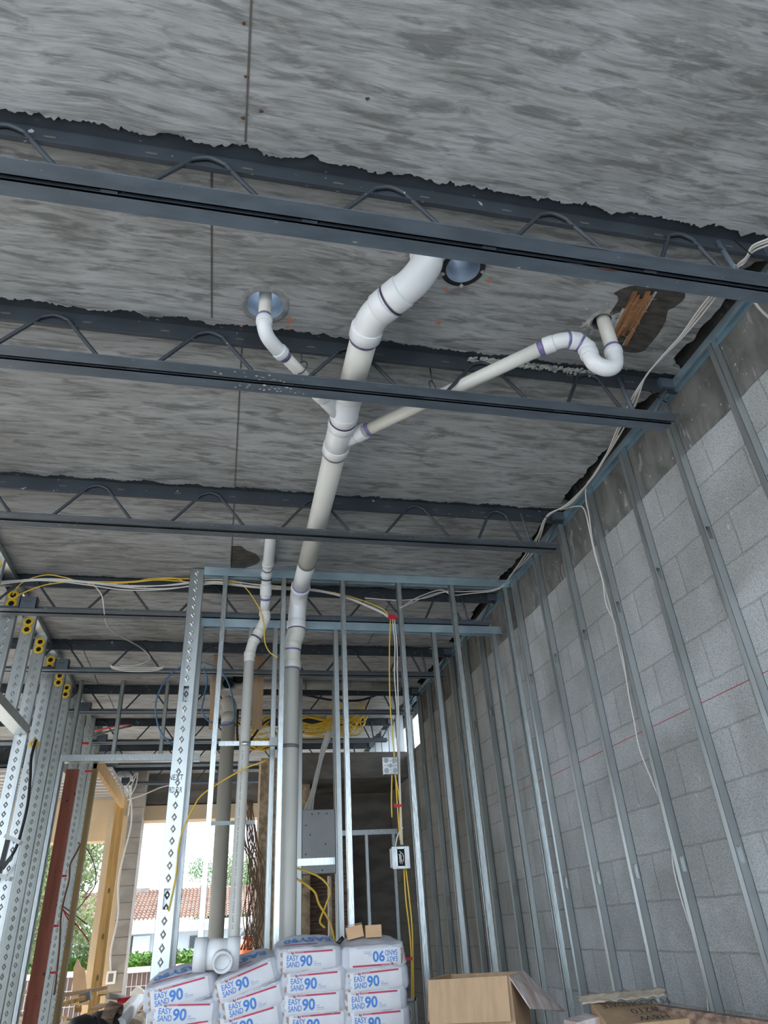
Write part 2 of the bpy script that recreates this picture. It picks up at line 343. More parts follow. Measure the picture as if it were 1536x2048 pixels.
# seams between the plywood marks
sm = MB()
for x, i in ((-0.056, 0), (-0.163, 1), (-0.035, 2), (-0.034, 3), (-0.05, 4), (-0.30, 5), (-2.4, 1), (-2.45, 2), (-2.4, 3), (-1.25, 5), (-1.2, 6), (1.21, 4)):
    y0, y1 = edges_y[i]+0.015, edges_y[i+1]-0.07
    sm.box(x-0.0013, x+0.0013, y0, y1, ZC-0.0022, ZC+0.001)
    sm.box(x+0.003, x+0.006, y0, y1, ZC-0.0012, ZC+0.001)
o = sm.build('seam', M['concrete'], ceiling)
sp = MB()
for (px, py) in ((487, 47), (492, 153), (487, 236), (522, 222), (735, 198)):
    p = at(px, py, 'z', ZC-0.001); sp.add([(p.x + 0.007*(0.5+random.random())*math.cos(a), p.y + 0.005*(0.5+random.random())*math.sin(a), ZC-0.0015) for a in [k*PI/5 for k in range(10)]], [tuple(range(10))])
tag(sp.build('rust_chip', mat('rust_brown_chip', (0.16,0.08,0.045), 0.9, 0, 0.5, 60), ceiling), kind='stuff')

# inside of the slab edge over the wall gap, its shade painted black
MB().box(1.95, 2.3, -1.6, 13.2, 2.38, 2.42).build('slab_edge', M['blackhole'], ceiling)

# ---------------------------------------------------------------- structure: walls, floor
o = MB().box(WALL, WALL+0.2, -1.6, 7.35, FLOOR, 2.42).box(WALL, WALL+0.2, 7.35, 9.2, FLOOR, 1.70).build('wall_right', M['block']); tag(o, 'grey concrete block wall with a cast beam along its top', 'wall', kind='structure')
MB().box(WALL-0.0012, WALL+0.001, 1.4, 7.5, 0.783, 0.786).build('chalk_line', M['string'], o)
o = MB().box(-9, 2.27, -1.6, 13.2, FLOOR-0.15, FLOOR).build('floor', M['floor']); tag(o, 'dusty concrete floor', 'floor', kind='structure')
o = MB().box(-60, 60, -40, 70, FLOOR-0.4, FLOOR-0.16).build('ground', M['ground']); tag(o, 'pale ground outside the building', 'ground', kind='structure')

o = MB().box(-5.4, -5.2, 2.4, 6.3, FLOOR, 2.5).build('light_block_wall', M['concrete_l']); tag(o, 'plain concrete wall added far to the left to block side light', 'wall', kind='structure')  # unseen wall, added to cut the light coming in from the left
# exterior wall: beam, block column, stucco pier
YE = 11.5
def pz(px, py, y): return at(px, py, 'y', y).z
bz_r, bz_l = pz(340, 1640, YE), pz(170, 1683, YE)
b_ = MB(); b_.box(-1.12, 0.85, YE, YE+0.3, bz_r+0.22, 2.4); o = b_.build('wall_far', M['concrete']); tag(o, 'dark concrete beam over the far window openings', 'wall', kind='structure')
b_ = MB(); b_.box(-1.12, 0.85, YE-0.03, YE+0.3, bz_r, bz_r+0.20); b_.build('stucco_band', M['stucco'], o)
b_ = MB(); b_.box(-5.2, -1.35, YE, YE+0.3, bz_l, 1.95); b_.build('stucco_header', M['stucco'], o)
b_ = MB()
for k in range(9): b_.box(-5.2, -1.35, YE-1.9+0.22*k, YE-1.9+0.22*k+0.12, 1.86, 1.89)
b_.box(-5, -1.35, YE-2.0, YE-0.01, 1.892, 1.92); tag(b_.build('metal_deck', M['soffit']), 'ribbed grey metal deck soffit at the far left', 'deck')
cx0, cx1 = at(243, 1742, 'y', YE-0.3).x, at(272, 1742, 'y', YE-0.3).x
o = MB().box(cx0, cx1, YE-0.3, YE+0.1, FLOOR, 2.22).build('wall_column', M['concrete_l']); tag(o, 'grey block column between the far openings', 'wall', kind='structure')
cg = MB()
for k in range(18): cg.box(cx0-0.001, cx1+0.001, YE-0.302, YE-0.29, FLOOR+0.2*k-0.004, FLOOR+0.2*k+0.004)
cg.build('mortar_joint', M['concrete'], o)
o = MB().box(at(201, 1742, 'y', YE-0.2).x, cx0-0.002, YE-0.2, YE+0.2, FLOOR, bz_l+0.3).build('wall_pier', M['stucco']); tag(o, 'tan stucco pier beside the block column', 'wall', kind='structure')
# dark concrete landing and wall at the back right
o = MB().box(0.72, WALL, 8.0, 8.25, 1.46, 1.74).box(0.72, WALL, 8.25, 9.6, 1.46, 1.55).build('wall_landing', M['concrete']); tag(o, 'dark concrete landing beam at the back right', 'wall', kind='structure')
o = MB().box(0.95, WALL, 9.0, 9.2, FLOOR, 1.46).build('wall_back', M['concrete']); tag(o, 'dark concrete wall under the landing', 'wall', kind='structure')

# ---------------------------------------------------------------- joists
def joist(i, y, x0, x1, label, dusty=False):
    st = M['steel_dusty'] if dusty else M['steel']
    e = empty('steel_joist', (x1, y, ZB), label, 'joist', 'open web steel joists carrying the slab')
    # top chord: Z-section with slots
    t = MB(); t.box(x0, min(x1+0.08, 2.06), y+0.002, y+0.008, 2.14, 2.235); t.box(x0, min(x1+0.08, 2.06), y-0.075, y+0.004, 2.226, 2.232); t.box(x0, min(x1+0.08, 2.06), y-0.012, y+0.004, 2.136, 2.141)
    n0 = len(t.f); x = x0 + 0.1
    while x < x1 - 0.05 and i < 7:
        t.box(x, x+0.035, y+0.0008, y+0.003, 2.178, 2.186); x += 0.305 if i < 4 else 0.155
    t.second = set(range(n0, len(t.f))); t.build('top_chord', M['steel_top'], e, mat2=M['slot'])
    # bottom chord: two angles with a gap between
    bc = MB()
    for sgn in (-1, 1):
        a, b = sorted((y + sgn*0.007, y + sgn*0.064)); bc.box(x0, x1, a, b, ZB, ZB+0.004)
        a, b = sorted((y + sgn*0.007, y + sgn*0.0115)); bc.box(x0, x1, a, b, ZB, ZB+0.040)
    xx = x0+0.3
    while xx < x1-0.1: bc.box(xx, xx+0.05, y-0.0145, y+0.0145, ZB+0.006, ZB+0.014); xx += 0.61
    bc.box(x0, x1, y-0.013, y+0.013, ZB+0.026, ZB+0.030)
    bc.build('bottom_chord', st, e)
    # web: bent round bar
    r = 0.0085; wv = MB(); tops = [0.44 + 0.607*k for k in range(-8, 2) if 0.44+0.607*k > x0+0.3]
    for tx in tops + [1.57]:
        hw = 0.212 if tx < 1.5 else 0.15
        P = [(tx-hw-0.03, y, ZB+0.018), (tx-hw, y, ZB+0.022), (tx-0.05, y-0.006, 2.175), (tx, y-0.008, 2.192), (tx+0.05, y-0.006, 2.175), (tx+hw, y, ZB+0.022), (tx+hw+0.03, y, ZB+0.018)]
        Q = [P[0], P[1]] + spline([Vector(P[1]).lerp(Vector(P[2]), 0.93), P[2], P[3], P[4], Vector(P[5]).lerp(Vector(P[4]), 0.93)], 4) + [P[5], P[6]]
        wv.tube(Q, r, 8)
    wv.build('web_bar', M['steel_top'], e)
    q = MB(); q.tube([(1.735, y-0.004, 2.19), (1.765, y-0.004, ZB+0.02)], r*1.25, 8); q.build('end_strut', st, e)
    q = MB(); q.tube([(1.985, y-0.004, 2.16), (1.86, y-0.004, ZB+0.03)], r*1.1, 8); q.box(1.95, 2.02, y-0.022, y+0.022, 2.155, 2.212); q.build('bearing_seat', st, e)
    if i >= 3:
        c = MB(); xc = -1.33 - 0.0*i
        c.box(xc-0.06, xc+0.045, y-0.07, y-0.066, ZB+0.004, ZB+0.085); c.box(xc-0.06, xc-0.055, y-0.07, y-0.01, ZB+0.004, ZB+0.085); c.box(xc+0.04, xc+0.045, y-0.07, y-0.01, ZB+0.004, ZB+0.085)
        c.build('splice_clip', M['steel'], e)
        c = MB(); c.box(xc-0.03, xc+0.015, y-0.0715, y-0.069, ZB+0.045, ZB+0.058); c.build('clip_slot', M['slot'], e)
    return e
ords = ['nearest', 'second', 'third', 'fourth', 'fifth', 'sixth', 'seventh', 'eighth', 'ninth', 'tenth', 'eleventh', 'twelfth', 'thirteenth', 'fourteenth']
jl = ['wide dark joist nearest the camera, crossing above the large drain pipe outlet',
      'dark joist crossing in front of the branching white pipes',
      'dark joist with a plaster-splashed end, just before the stud partition',
      'dark joist directly behind the top of the stud partition']
for i, y in enumerate(JY):
    lab = jl[i] if i < 4 else '%s dark steel joist from the camera, seen through the stud framing' % ords[i]
    joist(i, y, -2.6 if i < 3 else -4.5, [2.3, 1.955, 1.935, 1.93, 1.93, 1.95, 1.93, 1.9, 1.9][i] if i else 2.0, lab, i in (2, 3))
jb = bpy.data.objects['steel_joist']
# maroon primer showing on the nearest joist
mp_ = MB()
for (a, b_, c, d) in ((1140, 488, 1230, 505), (1130, 525, 1175, 530), (1190, 532, 1240, 545)):
    p, q = at(a, b_, 'z', ZB-0.0008), at(c, d, 'z', ZB-0.0008); y0, y1 = sorted((p.y, q.y)); y0 = max(y0, JY[0]-0.062); y1 = min(y1, JY[0]+0.062)
    n = 16; mp_.add([(p.x + (q.x-p.x)*(0.5+0.5*math.cos(2*PI*k/n)*(0.8+0.25*random.random())), (y0+y1)/2 + (y1-y0)/2*math.sin(2*PI*k/n)*(0.7+0.3*random.random()), ZB-0.0008) for k in range(n)], [tuple(range(n))])
mp_.build('primer_patch', mat('maroon_primer', (0.10, 0.045, 0.045), 0.6, 0, 0.3, 30), jb)
# paint splats on joist two
sp = MB()
for k in range(60):
    x = random.gauss(0.06, 0.09); n = 7; rr = random.uniform(0.002, 0.006); yy = JY[1] - 0.05 + random.random()*0.1
    if abs(yy-JY[1]) < 0.014: continue
    sp.add([(x + rr*1.3*math.cos(a), yy + rr*math.sin(a), ZB-0.0008) for a in [2*PI*j/n for j in range(n)]], [tuple(range(n))])
tag(sp.build('paint_splat', M['plaster'], bpy.data.objects['steel_joist.001']), kind='stuff')
# ragged mortar crust along the far top chord of joist two
sp = MB()
for k in range(240):
    x = random.uniform(0.98, 1.62); rr = random.uniform(0.003, 0.009)
    c = Vector((x, JY[1] - 0.004 - random.random()*0.01, 2.19 + random.random()*0.03)); sp.obox(c, (rr, 0, rr*0.6), (0, 0.002, 0), (-rr*0.3, 0, rr*random.uniform(0.4, 1.2)))
tag(sp.build('mortar_crust', M['plaster'], bpy.data.objects['steel_joist.001']), kind='stuff')

# ---------------------------------------------------------------- metal studs
def stud_mesh(mb, x, y, z0, z1, web=0.041, fl=0.032, face='y', holes=(), side=1, t=0.0012):
    """C stud.  face='y': web plane faces -Y at y, runs from x-web to x, flanges go back in +Y.
       face='x': flange faces -Y at y (width fl from x), web plane at x on the given side, runs back in +Y by web."""
    if face == 'y':
        hs = sorted(h for h in holes if z0 < h < z1); z = z0
        for h in hs:
            mb.box(x-web, x, y, y+t, z, h-0.032)
            mb.box(x-web, x-web/2-0.0105, y, y+t, h-0.032, h+0.032); mb.box(x-web/2+0.0105, x, y, y+t, h-0.032, h+0.032); z = h+0.032
        mb.box(x-web, x, y, y+t, z, z1)
        mb.box(x-web, x-web+t, y, y+fl, z0, z1); mb.box(x-t, x, y, y+fl, z0, z1)
        mb.box(x-web, x-web+0.008, y+fl-t, y+fl, z0, z1); mb.box(x-0.008, x, y+fl-t, y+fl, z0, z1)
    else:
        wx = x if side > 0 else x + fl - t
        hs = sorted(h for h in holes if z0 < h < z1); z = z0
        for h in hs:
            mb.box(wx, wx+t, y, y+web, z, h-0.032); mb.box(wx, wx+t, y, y+web*0.25, h-0.032, h+0.032); mb.box(wx, wx+t, y+web*0.75, y+web, h-0.032, h+0.032); z = h+0.032
        mb.box(wx, wx+t, y, y+web, z, z1)
        mb.box(x, x+fl, y, y+t, z0, z1); mb.box(x, x+fl, y+web-t, y+web, z0, z1)
        lx = x + fl - t if side > 0 else x
        mb.box(lx, lx+t, y, y+0.008, z0, z1); mb.box(lx, lx+t, y+web-0.008, y+web, z0, z1)
HOL = [1.425, 0.178, -1.07]
def stud(x, y, z0, z1, label, group, m='galv', name='metal_stud', ribs=False, **kw):
    mb = MB(); stud_mesh(mb, x, y, z0, z1, **kw)
    o = mb.build(name, M[m]); tag(o, label, 'stud', group)
    if ribs:
        fl = kw.get('fl', 0.032); r = MB(); off = Vector(o.location)
        for k in range(5):
            rx = x + fl*(0.16 + 0.17*k); r.box(rx-0.0008, rx+0.0008, y-0.0009, y+0.0004, z0+0.03, z1-0.03)
        r.build('knurled_rib', M['galv_flange'], o)
    return o
# studs on the block wall
wy = [1.88 + 0.4115*k for k in range(15)]
for k, y in enumerate(wy):
    if 4.40 < y < 4.80: continue
    lab = '%s stud along the block wall counting from the camera, bare galvanized steel' % (['nearest','second','third','fourth','fifth','sixth','seventh'][k] if k < 7 else ords[k] if k < 14 else 'last')
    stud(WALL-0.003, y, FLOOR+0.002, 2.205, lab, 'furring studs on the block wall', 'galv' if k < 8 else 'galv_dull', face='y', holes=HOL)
    # pale flecks
t = MB(); x1 = WALL-0.002
t.box(x1-0.046, x1, 1.0, 8.1, 2.208, 2.2095); t.box(x1-0.047, x1-0.0455, 1.0, 8.1, 2.17, 2.2095); t.box(x1-0.001, x1, 1.0, 8.1, 2.17, 2.2095)
tag(t.build('top_track', M['galv_track']), 'shiny track along the top of the block wall under the slab', 'track')

# partition in front of the fourth joist
PY = 4.42
tr = MB(); tr.box(-0.21, 2.05, PY-0.003, PY+0.044, 2.2105, 2.212); tr.box(-0.21, 2.05, PY-0.004, PY-0.0028, 2.15, 2.212); tr.box(-0.21, 2.05, PY+0.043, PY+0.0442, 2.15, 2.212)
tag(tr.build('top_track', M['galv_track']), 'track at the top of the front stud partition, fixed to the slab', 'track')
px1 = [-0.078, 0.322, 0.74, 1.152, 1.556, 1.975]
for k, x in enumerate(px1):
    stud(x, PY, FLOOR+0.002, 2.207, ['leftmost stud of the front partition beside the diamond embossed column', 'front partition stud just left of the tall white drain pipe', 'front partition stud right of the tall white drain pipe, over the third bag stack',
         'front partition stud carrying the red cable spacer and switch box', 'front partition stud standing between the cable stud and the corner', 'front partition stud in the corner by the block wall'][k],
         'front partition studs', 'galv_flange', face='x', side=1 if k < 3 else -1, holes=HOL, ribs=True)
# second partition behind, up to the joist
P2 = 4.695
tr = MB(); tr.box(-0.24, 2.03, P2-0.003, P2+0.044, 1.944, 1.9455); tr.box(-0.24, 2.03, P2-0.004, P2-0.0028, 1.885, 1.9455); tr.box(-0.24, 2.03, P2+0.043, P2+0.0442, 1.885, 1.9455)
tag(tr.build('top_track', M['galv_track']), 'track of the rear partition screwed under the fourth joist', 'track')
for k, x in enumerate([-0.222, 0.12, 0.292, 0.726, 1.47, 1.95]):
    stud(x, P2, FLOOR+0.002, 1.942, ['rear partition stud behind the leftmost front stud', 'rear partition stud left of the slim white pipe', 'rear partition stud between the slim and the tall white pipes', 'rear partition stud directly behind the front stud over the third bag stack', 'rear partition stud right of the steel knockout box', 'rear partition stud in the corner by the block wall'][k],
         'rear partition studs', 'galv', face='x', side=-1, holes=HOL, ribs=True)
# blocking between front studs
bl = MB(); bl.box(0.395, 0.74, PY-0.003, PY-0.0015, 0.33, 0.365); bl.box(0.395, 0.74, PY-0.003, PY+0.04, 0.364, 0.3655)
p = at(590, 1725, 'y', 4.75); q = at(670, 1722, 'y', 4.75)
bl = MB(); bl.box(p.x, q.x, 4.75, 4.752, p.z-0.02, p.z+0.02); bl.box(p.x, q.x, 4.75, 4.79, p.z+0.019, p.z+0.0205)
tag(bl.build('blocking_channel', M['galv_flange']), 'short horizontal steel blocking below the grey panel', 'blocking')

# diamond-embossed structural studs
def diamonds(mb, cx, y, z0, z1, pitch=0.062, hw=0.0165, hh=0.024):
    z = z0 + 0.05
    while z < z1 - 0.03:
        c = [(cx, y, z+hh), (cx+hw, y, z), (cx, y, z-hh), (cx-hw, y, z)]
        ci = [(cx, y-0.0032, z+hh*0.62), (cx+hw*0.62, y-0.0032, z), (cx, y-0.0032, z-hh*0.62), (cx-hw*0.62, y-0.0032, z)]
        cj = [(cx, y-0.0006, z+hh*0.36), (cx+hw*0.36, y-0.0006, z), (cx, y-0.0006, z-hh*0.36), (cx-hw*0.36, y-0.0006, z)]
        mb.add(c+ci+cj, [(k, (k+1) % 4, (k+1) % 4+4, k+4) for k in range(4)] + [(k+4, (k+1) % 4+4, (k+1) % 4+8, k+8) for k in range(4)] + [(8, 9, 10, 11)])
        z += pitch
def big_stud(x0, y, z0, z1, label, group=None, m='galv', w=0.092, gro=None, skip=()):
    mb = MB(); t = 0.0015
    segs = []; z = z0
    for h in sorted(skip):
        segs.append((z, h-0.05)); z = h+0.05
        mb.box(x0, x0+w*0.32, y, y+t, h-0.05, h+0.05); mb.box(x0+w*0.68, x0+w, y, y+t, h-0.05, h+0.05)
    segs.append((z, z1))
    for a, b in segs:
        mb.box(x0, x0+w, y, y+t, a, b); diamonds(mb, x0+w/2, y, a, b)
    for xx in (x0+w*0.2, x0+w*0.8): mb.box(xx-0.0007, xx+0.0007, y-0.001, y+0.0005, z0, z1)
    mb.box(x0, x0+t, y, y+0.041, z0, z1); mb.box(x0+w-t, x0+w, y, y+0.041, z0, z1); mb.box(x0, x0+0.012, y+0.04, y+0.041, z0, z1); mb.box(x0+w-0.012, x0+w, y+0.04, y+0.041, z0, z1)
    for k in range(3): mb.box(x0+w, x0+w+0.0012, y+0.006+0.011*k, y+0.011+0.011*k, z0, z1)
    o = mb.build('embossed_stud', M[m]); return tag(o, label, 'stud', group)
BX = -0.303
big_stud(BX, 4.44, FLOOR+0.002, 2.205, 'wide diamond embossed steel stud at the end of the partition, left of the bags', 'galv', skip=(1.33, 0.205))
bpy.data.objects['embossed_stud']['group'] = 'built-up column of embossed studs'
for k, y in enumerate((4.487, 4.534, 4.581)):
    big_stud(BX, y, FLOOR+0.002, 2.205 if k < 1 else 1.94, ['second', 'third', 'rearmost'][k] + ' stud of the built-up column behind the wide embossed stud', 'built-up column of embossed studs')
hw_ = at(350, 1560, 'y', 4.4385); h_ = MB()
for txt, dz in (('NEXT', 0.0), ('3RD FLR', -0.07)):
    v, f, wd = text_mesh(txt, 0.045, None); h_.add([(hw_.x-0.04 + a.x*0.085/wd, 4.4375, hw_.z+dz+a.y) for a in v], f)
h_.build('marker_writing', M['ink_black'], bpy.data.objects['embossed_stud'])

LX = -1.548
ly = [4.35, 4.83, 5.31, 5.735, 6.165, 6.59, 6.95]
llab = ['nearest embossed stud of the left wall, at the upper left edge', 'embossed stud above the left opening, with a yellow grommet and yellow cable', 'embossed stud over the end of the left opening header',
        'left wall stud holding the doorway header, two yellow grommets at its top', 'left wall stud with a black cable through its yellow grommet', 'left wall stud beyond the black cable', 'left wall stud at the meeting of the cross wall']
def grommet(x, y, z, label):
    g = MB(); n = 20
    for dz in (0, -0.062):
        r0, r1 = 0.019, 0.036
        vs = []
        for rr, yy in ((r0, y-0.004), (r1, y-0.002), (r1, y+0.002), (r0, y+0.004)):
            vs += [(x+rr*math.cos(2*PI*k/n), yy, z+dz+rr*math.sin(2*PI*k/n)) for k in range(n)]
        g.add(vs, [(a*n+k, a*n+(k+1) % n, ((a+1) % 4)*n+(k+1) % n, ((a+1) % 4)*n+k) for a in range(4) for k in range(n)])
    g2 = MB(); 
    n0 = len(g.f)
    for dz in (0, -0.062): g.add([(x+0.019*math.cos(2*PI*k/n), y-0.0022, z+dz+0.019*math.sin(2*PI*k/n)) for k in range(n)], [tuple(range(n))])
    g.second = set(range(n0, len(g.f))); o = g.build('cable_grommet', M['yellow'], mat2=M['blackhole']); tag(o, label, 'grommet', 'yellow grommets in the left wall studs')
for k, y in enumerate(ly):
    z0 = 1.47 if k < 3 else FLOOR+0.002
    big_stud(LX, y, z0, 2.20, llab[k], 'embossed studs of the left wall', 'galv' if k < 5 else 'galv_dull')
    grommet(LX+0.046, y-0.004, 2.13, 'double yellow grommet near the top of the %s left wall stud' % ords[k].replace('nearest', 'nearest'))
for k, y in enumerate((7.36, 7.75, 8.2, 8.6)):
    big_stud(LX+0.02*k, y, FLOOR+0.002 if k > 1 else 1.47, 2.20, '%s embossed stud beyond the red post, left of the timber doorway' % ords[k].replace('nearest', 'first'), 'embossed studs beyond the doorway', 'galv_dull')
t = MB(); t.box(LX-0.003, LX+0.095, 3.3, 9.0, 2.203, 2.2045); t.box(LX-0.004, LX-0.003, 3.3, 9.0, 2.165, 2.2045); t.box(LX+0.095, LX+0.096, 3.3, 9.0, 2.165, 2.2045)
tag(t.build('top_track', M['galv']), 'track along the top of the left stud wall', 'track')
t = MB(); t.box(LX-0.003, LX+0.095, 3.4, 5.73, 1.40, 1.402); t.box(LX+0.094, LX+0.096, 3.4, 5.73, 1.40, 1.466); t.box(LX-0.004, LX-0.002, 3.4, 5.73, 1.40, 1.466)
tag(t.build('opening_header', M['galv']), 'diagonal-looking header over the opening at the left edge', 'header')
t = MB(); t.box(LX-0.003, LX+0.095, 6.97, 7.66, 1.42, 1.422); t.box(LX+0.094, LX+0.096, 6.97, 7.66, 1.42, 1.486)
tag(t.build('opening_header', M['galv_flange']), 'header over the narrow opening above the red post', 'header')
# single lower grommet with black cable
p = at(68, 1488, 'y', 6.165-0.006); g = MB(); n = 20
vs = []
for rr, yy in ((0.02, -0.004), (0.036, -0.002), (0.036, 0.002), (0.02, 0.004)): vs += [(p.x+rr*math.cos(2*PI*k/n), p.y+yy, p.z+rr*math.sin(2*PI*k/n)) for k in range(n)]
g.add(vs, [(a*n+k, a*n+(k+1) % n, ((a+1) % 4)*n+(k+1) % n, ((a+1) % 4)*n+k) for a in range(4) for k in range(n)])
tag(g.build('cable_grommet', M['yellow']), 'yellow grommet lower down that the black cable hangs from', 'grommet')

# cross wall with a doorway header
CW = 6.95
hz = 1.455
t = MB(); t.box(-1.45, -0.22, CW, CW+0.002, hz, hz+0.06); t.box(-1.45, -0.22, CW, CW+0.09, hz, hz+0.002); t.box(-1.45, -0.22, CW+0.088, CW+0.09, hz, hz+0.06)
tag(t.build('doorway_header', M['galv_flange']), 'long horizontal steel header over the doorway beyond the left wall', 'header')
for k, (xa) in enumerate((-1.40, -1.02, -0.60)):
    stud(xa, CW+0.01, hz+0.003, 2.205, 'short cripple stud above the doorway header, %s' % ['leftmost', 'in the middle', 'nearest the embossed column'][k], 'cripple studs over the doorway', 'galv_dull', face='x', web=0.07)
stud(-1.452, CW-0.005, FLOOR+0.002, hz, 'slim door jamb stud left of the red post', None, 'galv_flange', face='x', web=0.09, ribs=True)
# timber posts
o = MB().box(at(97, 1742, 'y', 7.1).x, at(124, 1742, 'y', 7.1).x, 7.1, 7.14, FLOOR+0.002, 1.42).build('timber_post', M['lumber_red'], bevel=0.002); tag(o, 'red stained wooden post in the left opening', 'post')
kn = MB()
for k in range(26):
    z = random.uniform(-1.0, 1.3); x = random.uniform(-1.36, -1.29); r = random.choice((0.003, 0.004, 0.009))
    kn.add([(x+r*math.cos(2*PI*j/8), 7.0992, z+r*1.3*math.sin(2*PI*j/8)) for j in range(8)], [tuple(range(8))])
tag(kn.build('knot', M['ink_black'], o), kind='stuff')
o = MB().box(-1.185, -1.145, 7.1, 7.19, FLOOR+0.002, 1.56).build('timber_post', M['lumber_brown'], bevel=0.002); tag(o, 'brown wooden door post right of the red post', 'post')
o = MB().box(-1.18, -1.14, 7.1, 9.45, 1.42, 1.55).build('timber_lintel', M['lumber_pine'], bevel=0.002); tag(o, 'yellow pine lintel running back to the pine post', 'beam')
o = MB().box(-1.245, -1.135, 9.45, 9.49, FLOOR+0.002, 1.56).build('timber_post', M['lumber_pine'], bevel=0.002); tag(o, 'yellow pine post in front of the block column', 'post')
kn = MB()
for z in (0.55, 0.1, -0.28, -0.62): kn.add([(-1.19+0.014*math.cos(2*PI*j/10), 9.449, z+0.03*math.sin(2*PI*j/10)) for j in range(10)], [tuple(range(10))])
kn.build('knot', M['lumber_brown'], o)

# far studs seen against the light, behind the right side
for k in range(9):
    y = 8.06 + 0.41*k
    stud(WALL-0.01, y, 1.75 if y < 8.24 else 1.56 if y < 9.6 else FLOOR+0.002, 2.205, '%s backlit stud above the landing counting towards the daylight' % ords[k].replace('nearest', 'first'), 'backlit studs above the landing', 'galv', face='y', web=0.09)
for k in range(8):
    x = 0.80 + 0.165*k
    stud(x, 10.6, 0.2, 2.205, '%s stud of the bright far frame counting from the left' % ords[k].replace('nearest', 'first'), 'studs of the bright far frame', 'galv_flange', face='x', web=0.09)
t = MB(); t.box(0.7, 2.1, 10.59, 10.7, 0.16, 0.2); tag(t.build('sill_track', M['galv']), 'bottom track of the bright far frame', 'track')

# small framed doorway at the back
p0, p1 = at(690, 1665, 'y', 8.0), at(790, 1665, 'y', 8.0)
t = MB(); t.box(p0.x-0.12, p1.x+0.03, 8.0, 8.04, p0.z-0.03, p0.z+0.02); tag(t.build('frame_header', M['galv_flange']), 'small steel header of the low frame at the back', 'header')
for k, (px, lab) in enumerate(((733, 'middle'), (787, 'right'))):
    p = at(px, 1680, 'y', 8.0); stud(p.x-0.015, 8.0, FLOOR+0.002, p0.z-0.03, '%s upright of the low steel frame at the back' % lab, 'uprights of the low back frame', 'galv_flange', face='x')
# grey steel panel on two uprights
pa, pb = at(604, 1620, 'y', 6.8), at(672, 1746, 'y', 6.8)
o = MB().box(pa.x, pb.x, 6.8, 6.89, pb.z, pa.z).build('electrical_panel', M['panel'], bevel=0.004); tag(o, 'grey steel electrical panel back between the tall pipe and a stud', 'panel')
d = MB()
for (u, v_) in ((0.5, 0.94), (0.3, 0.93), (0.75, 0.93), (0.25, 0.6), (0.12, 0.3), (0.12, 0.75), (0.6, 0.05), (0.7, 0.45)):
    xx, zz = pa.x + (pb.x-pa.x)*u, pb.z + (pa.z-pb.z)*v_; d.add([(xx+0.006*math.cos(2*PI*j/8), 6.7992, zz+0.008*math.sin(2*PI*j/8)) for j in range(8)], [tuple(range(8))])
d.build('screw_holes', M['black'], o)
stud(pa.x-0.034, 6.79, FLOOR+0.002, 2.2, 'stud at the left edge of the grey panel', 'studs beside the grey panel', 'galv', face='x', web=0.09)
stud(pb.x+0.001, 6.79, FLOOR+0.002, 2.2, 'stud at the right edge of the grey panel', 'studs beside the grey panel', 'galv', face='x', web=0.09)
# pale timber and dark board below the panel
o = MB().box(pb.x-0.045, pb.x-0.02, 6.95, 7.03, FLOOR+0.002, pb.z-0.01).build('timber_batten', M['film']); tag(o, 'pale wooden batten below the grey panel', 'batten')
o = MB().box(pa.x-0.02, pb.x+0.45, 8.6, 8.7, FLOOR+0.002, 0.9).build('brown_board', M['lumber_old']); tag(o, 'dark brown board leaning under the landing', 'board')
o = MB().box(0.42, 0.98, 8.3, 8.75, FLOOR+0.002, 1.75).build('osb_shaft', M['osb']); tag(o, 'strand board box shaft behind the tall pipe', 'shaft')

# ---------------------------------------------------------------- pipes
def ring(e, p, d, r, l, m, name='joint_band'):
    d = Vector(d).normalized(); mb = MB(); mb.tube([Vector(p)-d*l/2, Vector(p)+d*l/2], r, 28); return mb.build(name, m, e)
def hub(mb, p, d, r, l):
    d = Vector(d).normalized(); p = Vector(p)
    mb.tube([p-d*l/2, p-d*(l/2-0.004), p+d*(l/2-0.004), p+d*l/2], [r*0.96, r, r, r*0.96], 28)
R4 = 0.057
e = empty('drain_pipe', (0.40, 4.53, FLOOR), 'large white drain pipe running from the slab overhead back and down through the partition', 'pipe')
X0 = 0.455
# straight run
v1 = MB(); v1.tube([(X0+0.002, 2.00, 2.075), (X0, 2.32, 2.075)], R4, 32); v1.build('pipe', M['pvc_cream'], e)
v1 = MB(); v1.tube([(X0, 2.78, 2.073), (X0+0.002, 3.5, 2.068), (0.452, 4.02, 2.066)], R4, 32); v1.build('pipe', M['pvc_cream'], e)
v1 = MB(); v1.tube([(0.452, 4.02, 2.066), (0.447, 4.36, 2.052)], R4, 32); v1.build('pipe', M['pvc'], e)
# elbows at the slab
el = MB(); el.tube(spline([(0.645, 1.655, 2.40), (0.645, 1.657, 2.20), (0.632, 1.672, 2.145), (0.595, 1.712, 2.105), (0.555, 1.755, 2.09)], 8), R4*1.09, 32)
hub(el, (0.545, 1.768, 2.088), (-0.045, 0.055, -0.008), R4*1.17, 0.06); hub(el, (0.645, 1.656, 2.20), (0, 0, 1), R4*1.17, 0.03); el.build('upper_elbow', M['pvc'], e)
el = MB(); el.tube(spline([(0.53, 1.79, 2.085), (0.50, 1.83, 2.08), (0.472, 1.885, 2.077), (0.462, 1.94, 2.075), (0.457, 1.99, 2.075)], 8), R4*1.09, 32)
hub(el, (0.505, 1.822, 2.081), (-0.04, 0.06, 0), R4*1.17, 0.055); hub(el, (0.459, 1.962, 2.075), (-0.02, 1, 0), R4*1.17, 0.06); el.build('lower_elbow', M['pvc'], e)
ring(e, (0.527, 1.793, 2.0845), (-0.045, 0.06, -0.003), R4*1.185, 0.006, M['cement']); ring(e, (0.457, 1.998, 2.075), (-0.01, 1, 0), R4*1.03, 0.022, M['primer'], 'primer_band')
